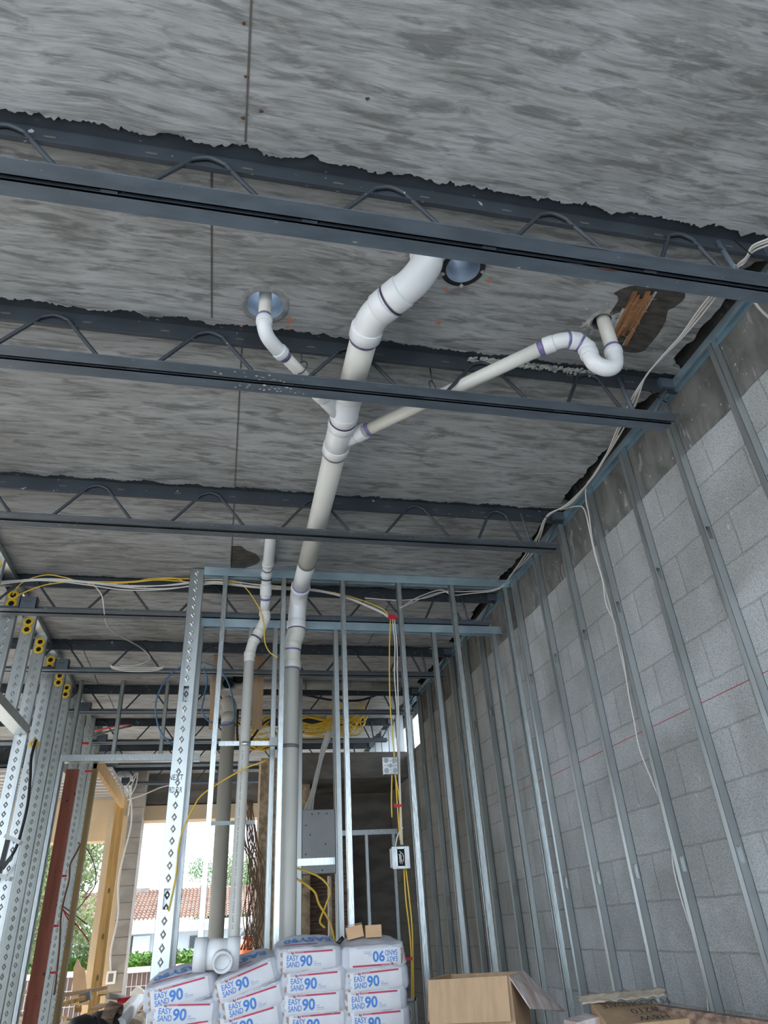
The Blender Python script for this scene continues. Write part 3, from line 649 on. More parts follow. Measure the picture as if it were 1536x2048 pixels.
# double wye fitting
wy_ = MB(); wy_.tube([(X0, 2.30, 2.075), (X0, 2.66, 2.074), (X0, 2.79, 2.073)], R4*1.10, 32)
hub(wy_, (X0, 2.335, 2.075), (0, 1, 0), R4*1.18, 0.05); hub(wy_, (X0, 2.50, 2.0745), (0, 1, 0), R4*1.17, 0.045); hub(wy_, (X0, 2.565, 2.0745), (0, 1, 0), R4*1.17, 0.045); hub(wy_, (X0, 2.755, 2.073), (0, 1, 0), R4*1.18, 0.055)
wy_.tube([(X0-0.015, 2.50, 2.073), (0.31, 2.335, 2.068)], 0.038, 24); hub(wy_, (0.33, 2.357, 2.068), (-0.14, -0.15, 0), 0.043, 0.045)
wy_.tube([(X0+0.01, 2.715, 2.07), (0.565, 2.585, 2.058)], 0.036, 24); hub(wy_, (0.553, 2.598, 2.059), (0.1, -0.12, 0), 0.041, 0.05)
wy_.build('double_wye', M['pvc'], e)
ring(e, (X0, 2.5325, 2.0745), (0, 1, 0), R4*1.15, 0.008, M['cement']); ring(e, (X0, 2.793, 2.0725), (0, 1, 0), R4*1.06, 0.016, M['rubber'], 'rubber_band')
ring(e, (0.452, 4.0, 2.066), (0, 1, 0), R4*1.035, 0.02, M['rubber'], 'rubber_band'); ring(e, (0.448, 4.33, 2.054), (0, 1, -0.05), R4*1.04, 0.025, M['primer'], 'primer_band')
# drop through the partition
el = MB(); el.tube(spline([(0.448, 4.35, 2.052), (0.447, 4.44, 2.04), (0.445, 4.505, 1.99), (0.442, 4.528, 1.90), (0.440, 4.53, 1.84)], 8), R4*1.09, 32)
hub(el, (0.448, 4.355, 2.052), (0, 1, -0.08), R4*1.17, 0.045); hub(el, (0.440, 4.53, 1.845), (0, 0, 1), R4*1.18, 0.06); el.build('drop_elbow', M['pvc'], e)
el = MB(); el.tube(spline([(0.44, 4.53, 1.83), (0.437, 4.53, 1.78), (0.42, 4.53, 1.73), (0.409, 4.53, 1.68), (0.407, 4.53, 1.55)], 8), R4*1.09, 32)
hub(el, (0.409, 4.53, 1.695), (0.1, 0, 1), R4*1.17, 0.035); hub(el, (0.407, 4.53, 1.555), (0, 0, 1), R4*1.17, 0.05); el.build('offset_fitting', M['pvc_cream'], e)
ring(e, (0.44, 4.53, 1.812), (0, 0, 1), R4*1.12, 0.008, M['cement']); ring(e, (0.408, 4.53, 1.655), (0, 0, 1), R4*1.10, 0.012, M['primer'], 'primer_band'); ring(e, (0.407, 4.53, 1.527), (0, 0, 1), R4*1.02, 0.014, M['primer'], 'primer_band')
v1 = MB(); v1.tube([(0.407, 4.53, 1.55), (0.395, 4.53, FLOOR+0.002)], R4, 32); v1.build('pipe', M['pvc_cream'], e)
ring(e, (0.403, 4.53, 1.02), (0, 0, 1), R4*1.04, 0.022, M['rubber'], 'rubber_band')
# printing along the big pipe: on its underside
def pipe_print(e, txt, p, q, r, size, up, mat_=None, frac=1.0):
    v, f, wd = text_mesh(txt, size, None); p, q = Vector(p), Vector(q); d = (q-p).normalized(); L_ = (q-p).length; nrm = Vector(up).normalized(); s = nrm.cross(d).normalized()
    k = L_/wd; mb = MB(); vs = []
    for a in v:
        t = (a.y - size*0.35)/r; vs.append(p + d*(a.x*k) + (nrm*math.cos(t) + s*math.sin(t))*(r+0.0008))
    mb.add(vs, f); return mb.build('pipe_lettering', mat_ or M['ink_grey'], e)
pipe_print(e, 'Δ  PVC 1120  SCH 40   NSF-dwv   ASTM D1785   MADE IN USA   09:41   PVC 1120', (X0, 2.95, 2.07), (0.452, 4.28, 2.062), R4, 0.016, (0.15, -0.45, -1))

e2 = empty('branch_pipe', (0.052, 2.012, 2.2), 'thin white branch pipe dropping from the round sleeve on the left', 'pipe')
a = MB(); a.tube([(0.052, 2.012, 2.56), (0.052, 2.014, 2.10)], 0.0255, 24); a.build('riser', M['pvc_cream'], e2)
a = MB(); a.tube(spline([(0.052, 2.014, 2.135), (0.053, 2.02, 2.10), (0.068, 2.045, 2.072), (0.10, 2.085, 2.063), (0.135, 2.123, 2.063)], 8), 0.030, 24)
hub(a, (0.052, 2.015, 2.125), (0, 0.02, 1), 0.0335, 0.03); hub(a, (0.128, 2.117, 2.063), (1, 1.1, 0), 0.0335, 0.03); a.build('elbow', M['pvc'], e2)
ring(e2, (0.052, 2.013, 2.147), (0, 0, 1), 0.0268, 0.018, M['primer'], 'primer_band'); ring(e2, (0.145, 2.136, 2.063), (1, 1.1, 0), 0.0268, 0.02, M['primer'], 'primer_band')
a = MB(); a.tube([(0.135, 2.125, 2.063), (0.33, 2.357, 2.068)], 0.0255, 24); a.build('pipe', M['pvc_cream'], e2)

e3 = empty('trap_pipe', (1.506, 1.872, 2.2), 'slim white pipe with a U-shaped trap by the stained opening at the right', 'pipe')
a = MB(); a.tube([(1.506, 1.872, 2.40), (1.507, 1.874, 2.035)], 0.0300, 24); a.build('riser', M['pvc_cream'], e3)
a = MB(); a.tube(spline([(1.507, 1.874, 2.045), (1.506, 1.875, 2.00), (1.490, 1.876, 1.955), (1.450, 1.877, 1.938), (1.405, 1.876, 1.957), (1.390, 1.875, 2.00), (1.388, 1.875, 2.015)], 10), 0.0345, 28)
hub(a, (1.507, 1.874, 2.035), (0, 0, 1), 0.038, 0.03); hub(a, (1.389, 1.875, 2.008), (0, 0, 1), 0.0385, 0.03); a.build('trap_bend', M['pvc'], e3)
a = MB(); a.tube(spline([(1.388, 1.875, 2.02), (1.384, 1.874, 2.045), (1.36, 1.873, 2.068), (1.32, 1.873, 2.074), (1.27, 1.885, 2.072), (1.225, 1.915, 2.068)], 8), 0.0335, 28)
hub(a, (1.385, 1.8745, 2.035), (0.1, 0, 1), 0.038, 0.03); hub(a, (1.335, 1.873, 2.072), (1, 0, 0), 0.0375, 0.05); hub(a, (1.235, 1.908, 2.069), (-1, 0.75, 0), 0.037, 0.045); a.build('elbow', M['pvc'], e3)
ring(e3, (1.507, 1.873, 2.056), (0, 0, 1), 0.032, 0.018, M['primer'], 'primer_band'); ring(e3, (1.362, 1.873, 2.066), (1, 0, -0.6), 0.0385, 0.010, M['primer'], 'primer_band'); ring(e3, (1.305, 1.876, 2.074), (1, -0.1, 0), 0.038, 0.010, M['primer'], 'primer_band')
dn = (Vector((0.553, 2.598, 2.059))-Vector((1.225, 1.915, 2.068))).normalized(); ring(e3, Vector((1.212, 1.93, 2.068)), dn, 0.0315, 0.024, M['primer'], 'primer_band'); ring(e3, Vector((0.585, 2.565, 2.0595)), dn, 0.0315, 0.018, M['primer'], 'primer_band')
a = MB(); a.tube([(1.225, 1.915, 2.068), (0.553, 2.598, 2.059)], 0.0300, 24); a.build('pipe', M['pvc_cream'], e3)
pipe_print(e3, 'MFG. FL  05-08-2021  23:11  LINE 7A   MADE IN USA', (0.61, 2.54, 2.059), (0.92, 2.224, 2.063), 0.030, 0.014, (0.35, 0.2, -1))

e4 = empty('vent_pipe', (0.10, 4.53, FLOOR), 'slim white pipe with an offset, left of the tall drain pipe', 'pipe')
vp = [at(541, 1080, 'z', 2.21), at(538, 1110, 'y', 4.13), at(533, 1148, 'y', 4.33), at(531, 1200, 'y', 4.45), at(529, 1222, 'y', 4.51)]
RV = 0.033
a = MB(); a.tube(spline([vp[0]+Vector((0, 0, 0.18)), vp[0], vp[1], vp[1].lerp(vp[2], 0.5)], 8), RV*1.1, 24); hub(a, vp[1].lerp(vp[2], 0.45), vp[2]-vp[1], RV*1.2, 0.03); a.build('elbow', M['pvc'], e4)
a = MB(); a.tube([vp[1], vp[2], vp[3], vp[4]], RV, 24); hub(a, vp[2], vp[3]-vp[2], RV*1.18, 0.03); hub(a, vp[2].lerp(vp[3], 0.6), vp[3]-vp[2], RV*1.2, 0.08); a.build('pipe', M['pvc'], e4)
ring(e4, vp[2].lerp(vp[3], 0.2), vp[3]-vp[2], RV*1.2, 0.008, M['cement']); ring(e4, vp[2].lerp(vp[3], 0.95), vp[3]-vp[2], RV*1.04, 0.016, M['primer'], 'primer_band'); ring(e4, vp[1].lerp(vp[2], 0.72), vp[2]-vp[1], RV*1.05, 0.012, M['rubber'], 'rubber_band')
o1, o2, o3 = at(530, 1238, 'y', 4.52), at(518, 1265, 'y', 4.53), at(506, 1285, 'y', 4.53)
a = MB(); a.tube(spline([vp[4], o1, o2, o2.lerp(o3, .6)], 8), RV*1.08, 24); hub(a, o2, o3-o2, RV*1.18, 0.03); hub(a, vp[4].lerp(o1, .4), (0, 0, 1), RV*1.18, 0.03); a.build('offset_elbow', M['pvc_cream'], e4)
o4 = Vector((0.128, 4.53, 1.625)); a = MB(); a.tube(spline([o2.lerp(o3, .6), o3, o4, o4-Vector((0, 0, .05))], 8), RV*1.08, 24); hub(a, o4, (0, 0, 1), RV*1.18, 0.035); hub(a, o3.lerp(o2, .2), o3-o2, RV*1.18, 0.03); a.build('offset_elbow', M['pvc_cream'], e4)
ring(e4, o2.lerp(o3, .55), o3-o2, RV*1.2, 0.008, M['cement']); ring(e4, o4-Vector((0, 0, .035)), (0, 0, 1), RV*1.05, 0.014, M['primer'], 'primer_band')
a = MB(); a.tube([o4, (0.10, 4.53, FLOOR+0.002)], RV, 24); a.build('pipe', M['pvc_cream'], e4)
pipe_print(e4, 'Δ PVC 1120 ASTM D2665 NSF 14 DWV SCH 40 2 IN MADE IN USA PVC 1120 ASTM D2665 NSF 14', (0.112, 4.53, 1.0), (0.104, 4.53, 0.05), RV, 0.013, (0, -1, -0.1))
# strap brace holding the slim pipe
pc = at(490, 1487, 'y', 4.50); st = MB(); st.box(pc.x-0.16, pc.x-0.035, 4.495, 4.497, pc.z-0.014, pc.z+0.014); st.box(pc.x+0.035, pc.x+0.155, 4.495, 4.497, pc.z-0.014, pc.z+0.014)
o = st.build('pipe_bracket', M['galv_flange']); tag(o, 'sliding steel bracket clamping the slim white pipe between studs', 'bracket')
c = MB(); c.tube([(pc.x+0.004, 4.53, pc.z-0.013), (pc.x+0.004, 4.53, pc.z+0.013)], RV*1.1, 24); c.build('clamp', M['galv'], o)
c = MB(); c.box(pc.x+0.15, pc.x+0.205, 4.47, 4.50, pc.z-0.02, pc.z+0.03); c.build('end_plate', M['galv_dull'], o)
p = at(420, 1647, 'y', 4.78); q = at(510, 1645, 'y', 4.78); st = MB(); st.box(p.x, q.x, 4.78, 4.782, p.z-0.012, p.z+0.012); tag(st.build('pipe_bracket', M['galv_dull']), 'thin steel strap behind the pipes, above the tee fitting', 'bracket')

e5 = empty('tan_drain_pipe', (0.0, 6.0, FLOOR), 'shaded tan drain pipe standing behind the slim white pipe', 'pipe')
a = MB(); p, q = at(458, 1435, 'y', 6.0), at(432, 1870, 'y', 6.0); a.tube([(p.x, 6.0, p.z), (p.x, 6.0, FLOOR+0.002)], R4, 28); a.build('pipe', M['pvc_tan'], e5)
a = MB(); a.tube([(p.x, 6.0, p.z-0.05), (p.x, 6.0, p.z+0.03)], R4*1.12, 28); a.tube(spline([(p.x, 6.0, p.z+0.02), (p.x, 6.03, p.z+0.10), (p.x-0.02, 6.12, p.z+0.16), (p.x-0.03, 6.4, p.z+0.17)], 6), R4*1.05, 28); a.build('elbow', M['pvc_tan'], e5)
ring(e5, (p.x, 6.0, p.z-0.055), (0, 0, 1), R4*1.03, 0.012, M['primer'], 'primer_band')
# tee drain body with round ports under the fifth joist
p = at(470, 1372, 'y', 6.3)
e6 = empty('collector_fitting', p, 'grey ribbed pipe connector with round ports under the fifth joist', 'fitting')
a = MB(); a.box(p.x-0.22, p.x+0.18, 6.3, 6.5, p.z-0.03, p.z+0.09); a.build('body', M['cast'], e6, bevel=0.01)
for k, (dx, dz, r) in enumerate(((-0.06, 0.02, 0.06), (0.03, 0.07, 0.065))):
    n = 24; a = MB(); cc = Vector((p.x+dx, 6.295, p.z+dz)); 
    a.tube([cc, cc+Vector((0, -0.03, -0.004))], r, n, cap=False); a.tube([cc, cc+Vector((0, -0.03, -0.004))], r*0.82, n, cap=False); a.build('port', M['galv'], e6)
    a = MB(); a.tube([cc+Vector((0, -0.004, 0)), cc+Vector((0, -0.006, 0))], r*0.82, n); a.build('port_opening', M['blackhole'], e6)
for k, (px, w_) in enumerate(((428, .07), (515, .09))):
    p = at(px, 1420, 'y', 6.2); o = MB().box(p.x-w_/2, p.x+w_/2, 6.2, 6.24, p.z-0.16, 2.213).build('hanging_board', M['card']); tag(o, 'brown board hanging %s of the grey pipe connector' % ('left', 'right')[k], 'board')
# horizontal dark cast pipe
p, q = at(525, 1368, 'y', 6.95), at(800, 1368, 'y', 6.95)
e7 = empty('cast_pipe', (p.x, 6.95, p.z), 'grey horizontal pipe under the joist, behind the studs', 'pipe')
a = MB(); a.tube([(p.x, 6.95, p.z), (q.x, 6.95, p.z-0.01)], 0.05, 24); a.build('pipe', M['cast'], e7)
for t_ in (0.12, 0.3, 0.62, 0.78, 0.92):
    ring(e7, (p.x+(q.x-p.x)*t_, 6.95, p.z), (1, 0, 0), 0.054, 0.02, M['rubber'], 'coupling_band')
# foil duct near the back right corner
e8 = at(800, 1335, 'y', 7.6); a = MB(); pts = [e8+Vector((-0.25+0.02*k, 0, 0.02*math.sin(k))) for k in range(34)]
a.tube(pts, [0.055+0.004*(k % 2) for k in range(34)], 18); tag(a.build('foil_duct', M['duct']), 'crinkled foil duct glinting in the dark by the back right corner', 'duct')

# hangers
for k, (px, py, lab) in enumerate(((603, 735, 'small dark hanger strap holding the left branch pipe'), (866, 775, 'small dark hanger strap holding the right branch pipe'))):
    p = at(px, py, 'z', 2.066); h_ = MB(); h_.tube([p+Vector((0, 0, 0.03)), Vector((p.x-0.002, p.y+0.005, 2.214))], 0.0035, 8); rr = 0.031+0.003*k
    h_.tube([p+Vector((rr*math.cos(t)*0.7, rr*math.cos(t)*0.7*(-1 if k == 0 else 1), rr*math.sin(t))) for t in [2*PI*j/16 for j in range(17)]], 0.003, 6)
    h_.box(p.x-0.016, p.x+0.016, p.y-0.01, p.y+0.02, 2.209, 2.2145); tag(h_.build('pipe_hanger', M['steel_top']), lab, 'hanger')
for k, (px, py) in enumerate(((522, 1122), (551, 1120))):
    p = at(px, py, 'y', 4.22); h_ = MB(); h_.tube([Vector((p.x, p.y, 2.214)), p-Vector((0, 0, 0.03))], 0.003, 8); h_.tube([p-Vector((0, 0, 0.012)), p-Vector((0, 0, 0.022))], 0.008, 6)
    tag(h_.build('threaded_rod', M['galv_dull']), 'thin threaded rod on the %s of the slim pipe under the slab' % ('left', 'right')[k], 'rod')

# sleeves
def sleeve(hx, hy, hr, label, rim=M['sleeve_ring'], rimw=0.022):
    e = empty('pipe_sleeve', (hx, hy, ZC), label, 'sleeve'); n = 36
    a = MB(); a.tube([(hx, hy, ZC-0.001), (hx, hy, 2.50 if hr > 0.07 else 2.41)], hr-0.002, n, cap=False); a.build('liner', M['sleeve'], e)
    a = MB(); vs = []
    for rr, z in ((hr-0.004, ZC-0.004), (hr+rimw*0.5, ZC-0.008), (hr+rimw, ZC-0.0005)): vs += [(hx+rr*(1+0.02*noise.noise(Vector((k, rr, hx))))*math.cos(2*PI*k/n), hy+rr*math.sin(2*PI*k/n), z) for k in range(n)]
    a.add(vs, [(r_*n+k, r_*n+(k+1) % n, (r_+1)*n+(k+1) % n, (r_+1)*n+k) for r_ in range(2) for k in range(n)], True); a.build('rim', rim, e)
    return e
sleeve(*HOLES[0], 'round grey rimmed sleeve around the thin left branch pipe')
s2 = sleeve(*HOLES[1], 'open blue-white sleeve with a black ragged rim, right of the large elbow', M['black'], 0.018)
a = MB(); a.box(HOLES[1][0]-0.12, HOLES[1][0]+0.12, HOLES[1][1]-0.02, HOLES[1][1]+0.12, 2.502, 2.515); a.build('cap', M['lumber_brown'], s2)
a = MB()
for k in range(14):
    an = k*2*PI/14; a.obox((HOLES[1][0]+0.081*math.cos(an), HOLES[1][1]+0.081*math.sin(an), ZC-0.006), (0.006, 0.004, 0), (-0.003, 0.006, 0), (0, 0, 0.003)) if k % 3 == 0 else None
a.build('plaster_dab', M['plaster'], s2)
# white patching round the trap riser and the large pipe
def splat(cx, cy, r, z, label, name, m, parent=None, n=60, amp=0.35, seed=0, sx=1.0, sy=1.0, hole=None):
    mb = MB(); rs = [r*(1 + amp*(noise.noise(Vector((3*math.cos(2*PI*k/n), 3*math.sin(2*PI*k/n), seed))) + 0.5*noise.noise(Vector((9*math.cos(2*PI*k/n), 9*math.sin(2*PI*k/n), seed))))) for k in range(n)]
    if hole:
        vs = [(cx+sx*rs[k]*math.cos(2*PI*k/n), cy+sy*rs[k]*math.sin(2*PI*k/n), z) for k in range(n)] + [(cx+hole*math.cos(2*PI*k/n), cy+hole*math.sin(2*PI*k/n), z-0.002) for k in range(n)]
        mb.add(vs, [(k, (k+1) % n, (k+1) % n+n, k+n) for k in range(n)])
    else: mb.add([(cx+sx*rs[k]*math.cos(2*PI*k/n), cy+sy*rs[k]*math.sin(2*PI*k/n), z) for k in range(n)], [tuple(range(n))])
    return mb.build(name, m, parent)
splat(1.49, 1.872, 0.074, ZC-0.002, '', 'plaster_patch', M['plaster'], ceiling, amp=0.9, seed=2, hole=0.046)
splat(0.638, 1.655, 0.092, ZC-0.002, '', 'plaster_patch', M['plaster'], ceiling, amp=0.7, seed=5, hole=0.060)
splat(vp[0].x, vp[0].y, 0.055, ZC-0.002, '', 'plaster_patch', M['plaster'], ceiling, amp=0.7, seed=6, hole=0.036)
for (px, py, r) in ((876, 645, 0.012), (978, 562, 0.010), (893, 578, 0.009), (580, 640, 0.014), (576, 655, 0.009), (483, 651, 0.006)):
    p = at(px, py, 'z', ZC); splat(p.x, p.y, r, ZC-0.001, '', 'paint_mark', M['orange'], ceiling, n=24, seed=px)
# damp stain with the raw wood exposed
op = [(1228, 585), (1255, 573), (1300, 570), (1362, 582), (1371, 594), (1352, 612), (1336, 622), (1330, 645), (1318, 665), (1298, 690), (1284, 703), (1250, 702), (1232, 690), (1226, 660), (1222, 625), (1236, 600)]
P_ = spline([at(a_, b_, 'z', ZC) for a_, b_ in op] + [at(1228, 585, 'z', ZC)], 6)[:-1]
mb = MB(); mb.add([(p.x + jag(p.x+p.y, 0.006, 1), p.y + jag(p.y*2, 0.006, 2), ZC-0.0012) for p in P_], [tuple(range(len(P_)))]); mb.build('damp_stain', M['stain'], ceiling)
op = [(462, 1092), (482, 1092), (492, 1100), (512, 1108), (520, 1120), (508, 1130), (480, 1138), (462, 1136)]
P_ = spline([at(a_, b_, 'z', ZC) for a_, b_ in op] + [at(462, 1092, 'z', ZC)], 6)[:-1]
mb = MB(); mb.add([(p.x, p.y, ZC-0.0012) for p in P_], [tuple(range(len(P_)))]); mb.build('damp_stain', M['stain'], ceiling)
ew = at(1262, 640, 'z', ZC-0.004); wd = MB()
a0, a1 = at(1288, 583, 'z', ZC-0.006), at(1234, 690, 'z', ZC-0.006); dv = (a1-a0); nrm = Vector((dv.y, -dv.x, 0)).normalized()
for k in range(5):
    o_ = (k-2)*0.019; j0, j1 = 0.02*((k*7) % 3), 0.03*((k*5) % 4)
    wd.bar(a0+nrm*o_+dv.normalized()*j0, a1+nrm*o_-dv.normalized()*j1, 0.0178, 0.006+0.002*(k % 2))
o = wd.build('exposed_board', M['wood_raw']); tag(o, 'splintered orange wood left exposed in the damp patch of the slab', 'board')
sp = MB()
for k in range(26):
    c = a0.lerp(a1, random.random()) + nrm*random.uniform(-0.045, 0.045); d_ = Vector((random.uniform(-1, 1), random.uniform(-1, 1), -0.3)).normalized()*random.uniform(0.012, 0.035); sp.bar(c, c+d_-Vector((0, 0, 0.004)), 0.0012, 0.001)
tag(sp.build('splinter', M['card_l'], o), kind='stuff')
wl = MB(); wl.bar(a0+nrm*0.052, a1+nrm*0.03, 0.010, 0.004); wl.bar(a0.lerp(a1, .3)-nrm*0.052, a1-nrm*0.05, 0.012, 0.004); wl.build('weathered_edge', M['plaster'], o)

# ---------------------------------------------------------------- cables
def cable(pts, r, m, label, name='cable', cat='cable', group=None, seg=8, n=6):
    mb = MB(); mb.tube(spline(pts, n), r, seg); o = mb.build(name, M[m]); return tag(o, label, cat, group)
def A(seq): return [at(*s) for s in seq]
G1 = 'white cables along the right edge of the slab'
for k, dx in enumerate((0, 5, 12)):
    base = [(1560+dx, 465+dx, 'z', 2.11), (1536, 478+dx, 'z', 2.12), (1505, 492+dx, 'z', 2.14), (1492-dx*0.4, 515+dx, 'z', 2.13), (1470, 535+dx*0.5, 'z', 2.14), (1405+dx*1.2, 610, 'z', 2.17), (1362+dx*0.6, 670, 'z', 2.16), (1322, 715+dx*0.2, 'z', 2.15), (1290, 755, 'z', 2.14), (1262+dx, 800, 'z', 2.11), (1236+dx, 855, 'z', 2.14), (1205, 925, 'z', 2.14), (1180, 962, 'z', 2.15), (1140-dx*0.5, 1008, 'z', 2.15), (1095, 1030+dx*0.3, 'z', 2.13), (1075+dx*.5, 1072, 'z', 2.10), (1050+dx, 1110, 'z', 2.13), (1012+dx*0.5, 1165-dx, 'y', 4.36)]
    cable(A(base), 0.0042, 'cable_w', ['uppermost', 'middle', 'lowest'][k] + ' of the white cables strung along the top right corner', group=G1)
cable(A([(1012, 1170, 'y', 4.40), (985, 1182, 'y', 4.44), (940, 1187, 'y', 4.46), (905, 1190, 'y', 4.47), (880, 1180, 'y', 4.47), (835, 1195, 'y', 4.48), (800, 1216, 'y', 4.48)]), 0.004, 'cable_w', 'white cable sagging from the corner to the red spacer, lower strand')
cable(A([(1012, 1166, 'y', 4.40), (985, 1180, 'y', 4.44), (930, 1183, 'y', 4.46), (890, 1184, 'y', 4.47), (850, 1196, 'y', 4.48), (812, 1200, 'y', 4.48), (780, 1200, 'y', 4.48), (730, 1196, 'y', 4.48)]), 0.004, 'cable_w', 'white cable sagging from the corner across the partition, upper strand')
XWc = 2.035
cable(A([(1120, 1020, 'x', 1.99), (1150, 1013, 'x', 1.99), (1168, 1018, 'x', 2.0), (1180, 1065, 'x', 2.0), (1190, 1110, 'x', 2.0), (1205, 1160, 'x', 2.0), (1213, 1210, 'x', XWc), (1237, 1265, 'x', XWc), (1258, 1390, 'x', XWc), (1268, 1440, 'x', XWc), (1280, 1500, 'x', XWc), (1312, 1580, 'x', XWc), (1340, 1650, 'x', XWc), (1348, 1740, 'x', XWc), (1378, 1845, 'x', XWc), (1400, 1900, 'x', XWc), (1412, 1960, 'x', XWc), (1416, 2010, 'x', XWc), (1424, 2075, 'x', XWc)]), 0.0042, 'cable_w', 'long white cable winding down the block wall between studs')
cable(A([(1236, 870, 'x', 1.99), (1190, 945, 'x', 1.99), (1173, 970, 'x', 1.99), (1172, 1000, 'x', 1.99), (1178, 1030, 'x', 2.0), (1185, 1080, 'x', 2.02), (1200, 1140, 'x', 2.03), (1225, 1230, 'x', 2.04), (1240, 1300, 'x', 2.04), (1262, 1400, 'x', 2.045)]), 0.0038, 'cable_w', 'short white cable beside the stud, next to the long winding one')
cable(A([(1505, 597, 'x', 2.0), (1520, 618, 'x', 2.0), (1545, 640, 'x', 2.0), (1580, 660, 'x', 2.0)]), 0.006, 'cable_w', 'pale cable leaving at the right edge under the nearest joist')
for k, (px, py, z) in enumerate(((1490, 498, 2.12), (1318, 795, 2.09), (1100, 1040, 2.08))):
    p = at(px, py, 'z', z); q = MB(); q.bar(p+Vector((-0.06, -0.02, 0.02)), p+Vector((0.05, 0.02, -0.01)), 0.004, 0.003); tag(q.build('cable_tie', M['black']), ['nearest', 'middle', 'rearmost'][k] + ' black tie holding the white cables to a joist', 'cable tie', 'black ties on the white cables')
# bundle across the partition at the left
YB = 4.50
BW = [(0, 1163, 0), (60, 1158, 0), (120, 1158, 0), (175, 1163, 0), (250, 1172, 0), (330, 1172, 0), (400, 1164, 0), (440, 1162, 0), (520, 1172, 0), (600, 1176, 0), (640, 1180, 0), (700, 1196, 0), (760, 1222, 0), (778, 1234, 0)]
for k in range(4):
    pts = [at(px, py + 3*math.sin(px*0.011 + k*1.7) + k*1.6, 'y', YB - 0.03) for px, py, _ in BW]
    if k == 3: pts = [at(-10, 1170, 'y', YB)] + pts[1:11]
    cable(pts, 0.0042, 'cable_w', ['lowest', 'second', 'third', 'highest'][k] + ' strand of the white cable bundle crossing the left bay under the slab', group='white cable bundle across the left bay')
YW = [[(25, 1190), (45, 1165), (90, 1150), (130, 1155), (175, 1166), (260, 1165), (330, 1158), (400, 1158), (450, 1160), (475, 1164), (495, 1180), (512, 1205), (522, 1225), (528, 1255), (530, 1285), (540, 1305), (556, 1315)],
      [(28, 1195), (60, 1180), (100, 1168), (160, 1163), (240, 1164), (320, 1160), (395, 1165), (440, 1163), (600, 1176), (680, 1188), (730, 1203), (765, 1218), (778, 1232)],
      [(175, 1168), (250, 1166), (300, 1158), (345, 1156), (372, 1164), (400, 1168), (440, 1164)]]
for k, s in enumerate(YW):
    cable([at(a_, b_, 'y', YB-0.02) for a_, b_ in s], 0.0038, 'cable_y', ['yellow cable that leaves the bundle and drops past the slim pipe', 'yellow cable running along the white bundle to the red spacer', 'short yellow cable tangled in the left bundle'][k])
cable(A([(172, 1163, 'y', 4.5), (185, 1168, 'y', 4.52), (203, 1190, 'y', 4.55), (208, 1218, 'y', 4.6), (212, 1245, 'y', 4.9), (225, 1262, 'y', 5.1), (255, 1280, 'y', 5.5), (285, 1298, 'y', 5.85), (300, 1318, 'y', 5.8), (270, 1331, 'y', 5.8), (240, 1331, 'y', 5.8)]), 0.0045, 'cable_w', 'white cable curling down to the coil on the fifth joist')
for k in range(3):
    c = at(275, 1334, 'y', 5.80); pts = [c+Vector((0.21*math.cos(t), 0.008*k-0.02, (0.02+0.012*k)*math.sin(t)+0.004)) for t in [PI+PI*j/8 for j in range(9)]]
    cable(pts, 0.005, 'cable_w', ['upper', 'middle', 'lower'][k] + ' loop of the white coil lying on the fifth joist', group='white coil loops', n=3)
# vertical runs at the red spacer
rp = at(784, 1234, 'y', PY-0.01)
r_ = MB(); r_.box(rp.x-0.028, rp.x+0.03, PY-0.022, PY-0.004, rp.z-0.017, rp.z+0.013)
for k in range(4): r_.box(rp.x-0.026+0.015*k, rp.x-0.02+0.015*k, PY-0.026, PY-0.022, rp.z-0.025, rp.z-0.005)
tag(r_.build('cable_spacer', M['red']), 'red plastic cable spacer at the head of the vertical cables', 'cable clip')
for k, (py, px) in enumerate(((1611, 800), (1917, 820))):
    p = at(px, py, 'y', PY-0.01); q = MB(); q.box(p.x-0.035, p.x+0.012, PY-0.02, PY-0.006, p.z-0.008, p.z+0.006); q.box(p.x-0.036, p.x-0.024, PY-0.022, PY-0.004, p.z-0.012, p.z+0.01)
    tag(q.build('cable_spacer', M['red']), ['red clip on the cable stud between the two steel boxes', 'red clip on the cable stud near the top of the fourth bag stack'][k], 'cable clip')
for (nm, seq, m) in (('yellow cable running straight down the spacer stud', [(781, 1236), (779, 1300), (780, 1400), (786, 1480), (790, 1530), (794, 1600), (800, 1680)], 'cable_y'),
                     ('left white cable down the spacer stud', [(785, 1238), (790, 1290), (789, 1350), (794, 1420), (796, 1500), (800, 1600), (802, 1690)], 'cable_w'),
                     ('right white cable down the spacer stud', [(789, 1238), (794, 1290), (795, 1350), (798, 1450), (800, 1560), (805, 1690)], 'cable_w'),
                     ('yellow cable looping below the steel knockout box', [(784, 1548), (783, 1600), (784, 1635)], 'cable_y'),
                     ('second yellow cable below the knockout box', [(790, 1548), (796, 1580), (800, 1610), (800, 1650), (806, 1690)], 'cable_y'),
                     ('yellow cable below the switch box, front strand', [(808, 1738), (812, 1800), (818, 1850), (822, 1900), (824, 1960), (822, 2060)], 'cable_y'),
                     ('yellow cable below the switch box, rear strand', [(812, 1738), (818, 1790), (824, 1850), (826, 1915), (827, 1980), (828, 2060)], 'cable_y'),
                     ('pale cable curving into the top of the switch box', [(806, 1655), (798, 1665), (793, 1680), (791, 1697)], 'cable_w')):
    cable([at(a_, b_, 'y', PY-0.012) for a_, b_ in seq], 0.0042, m, nm)
cable(A([(800, 1216, 'y', 4.4), (860, 1190, 'y', 4.45), (905, 1180, 'y', 4.48)]), 0.003, 'cable_w', 'thin white cable stretched up to the next stud')
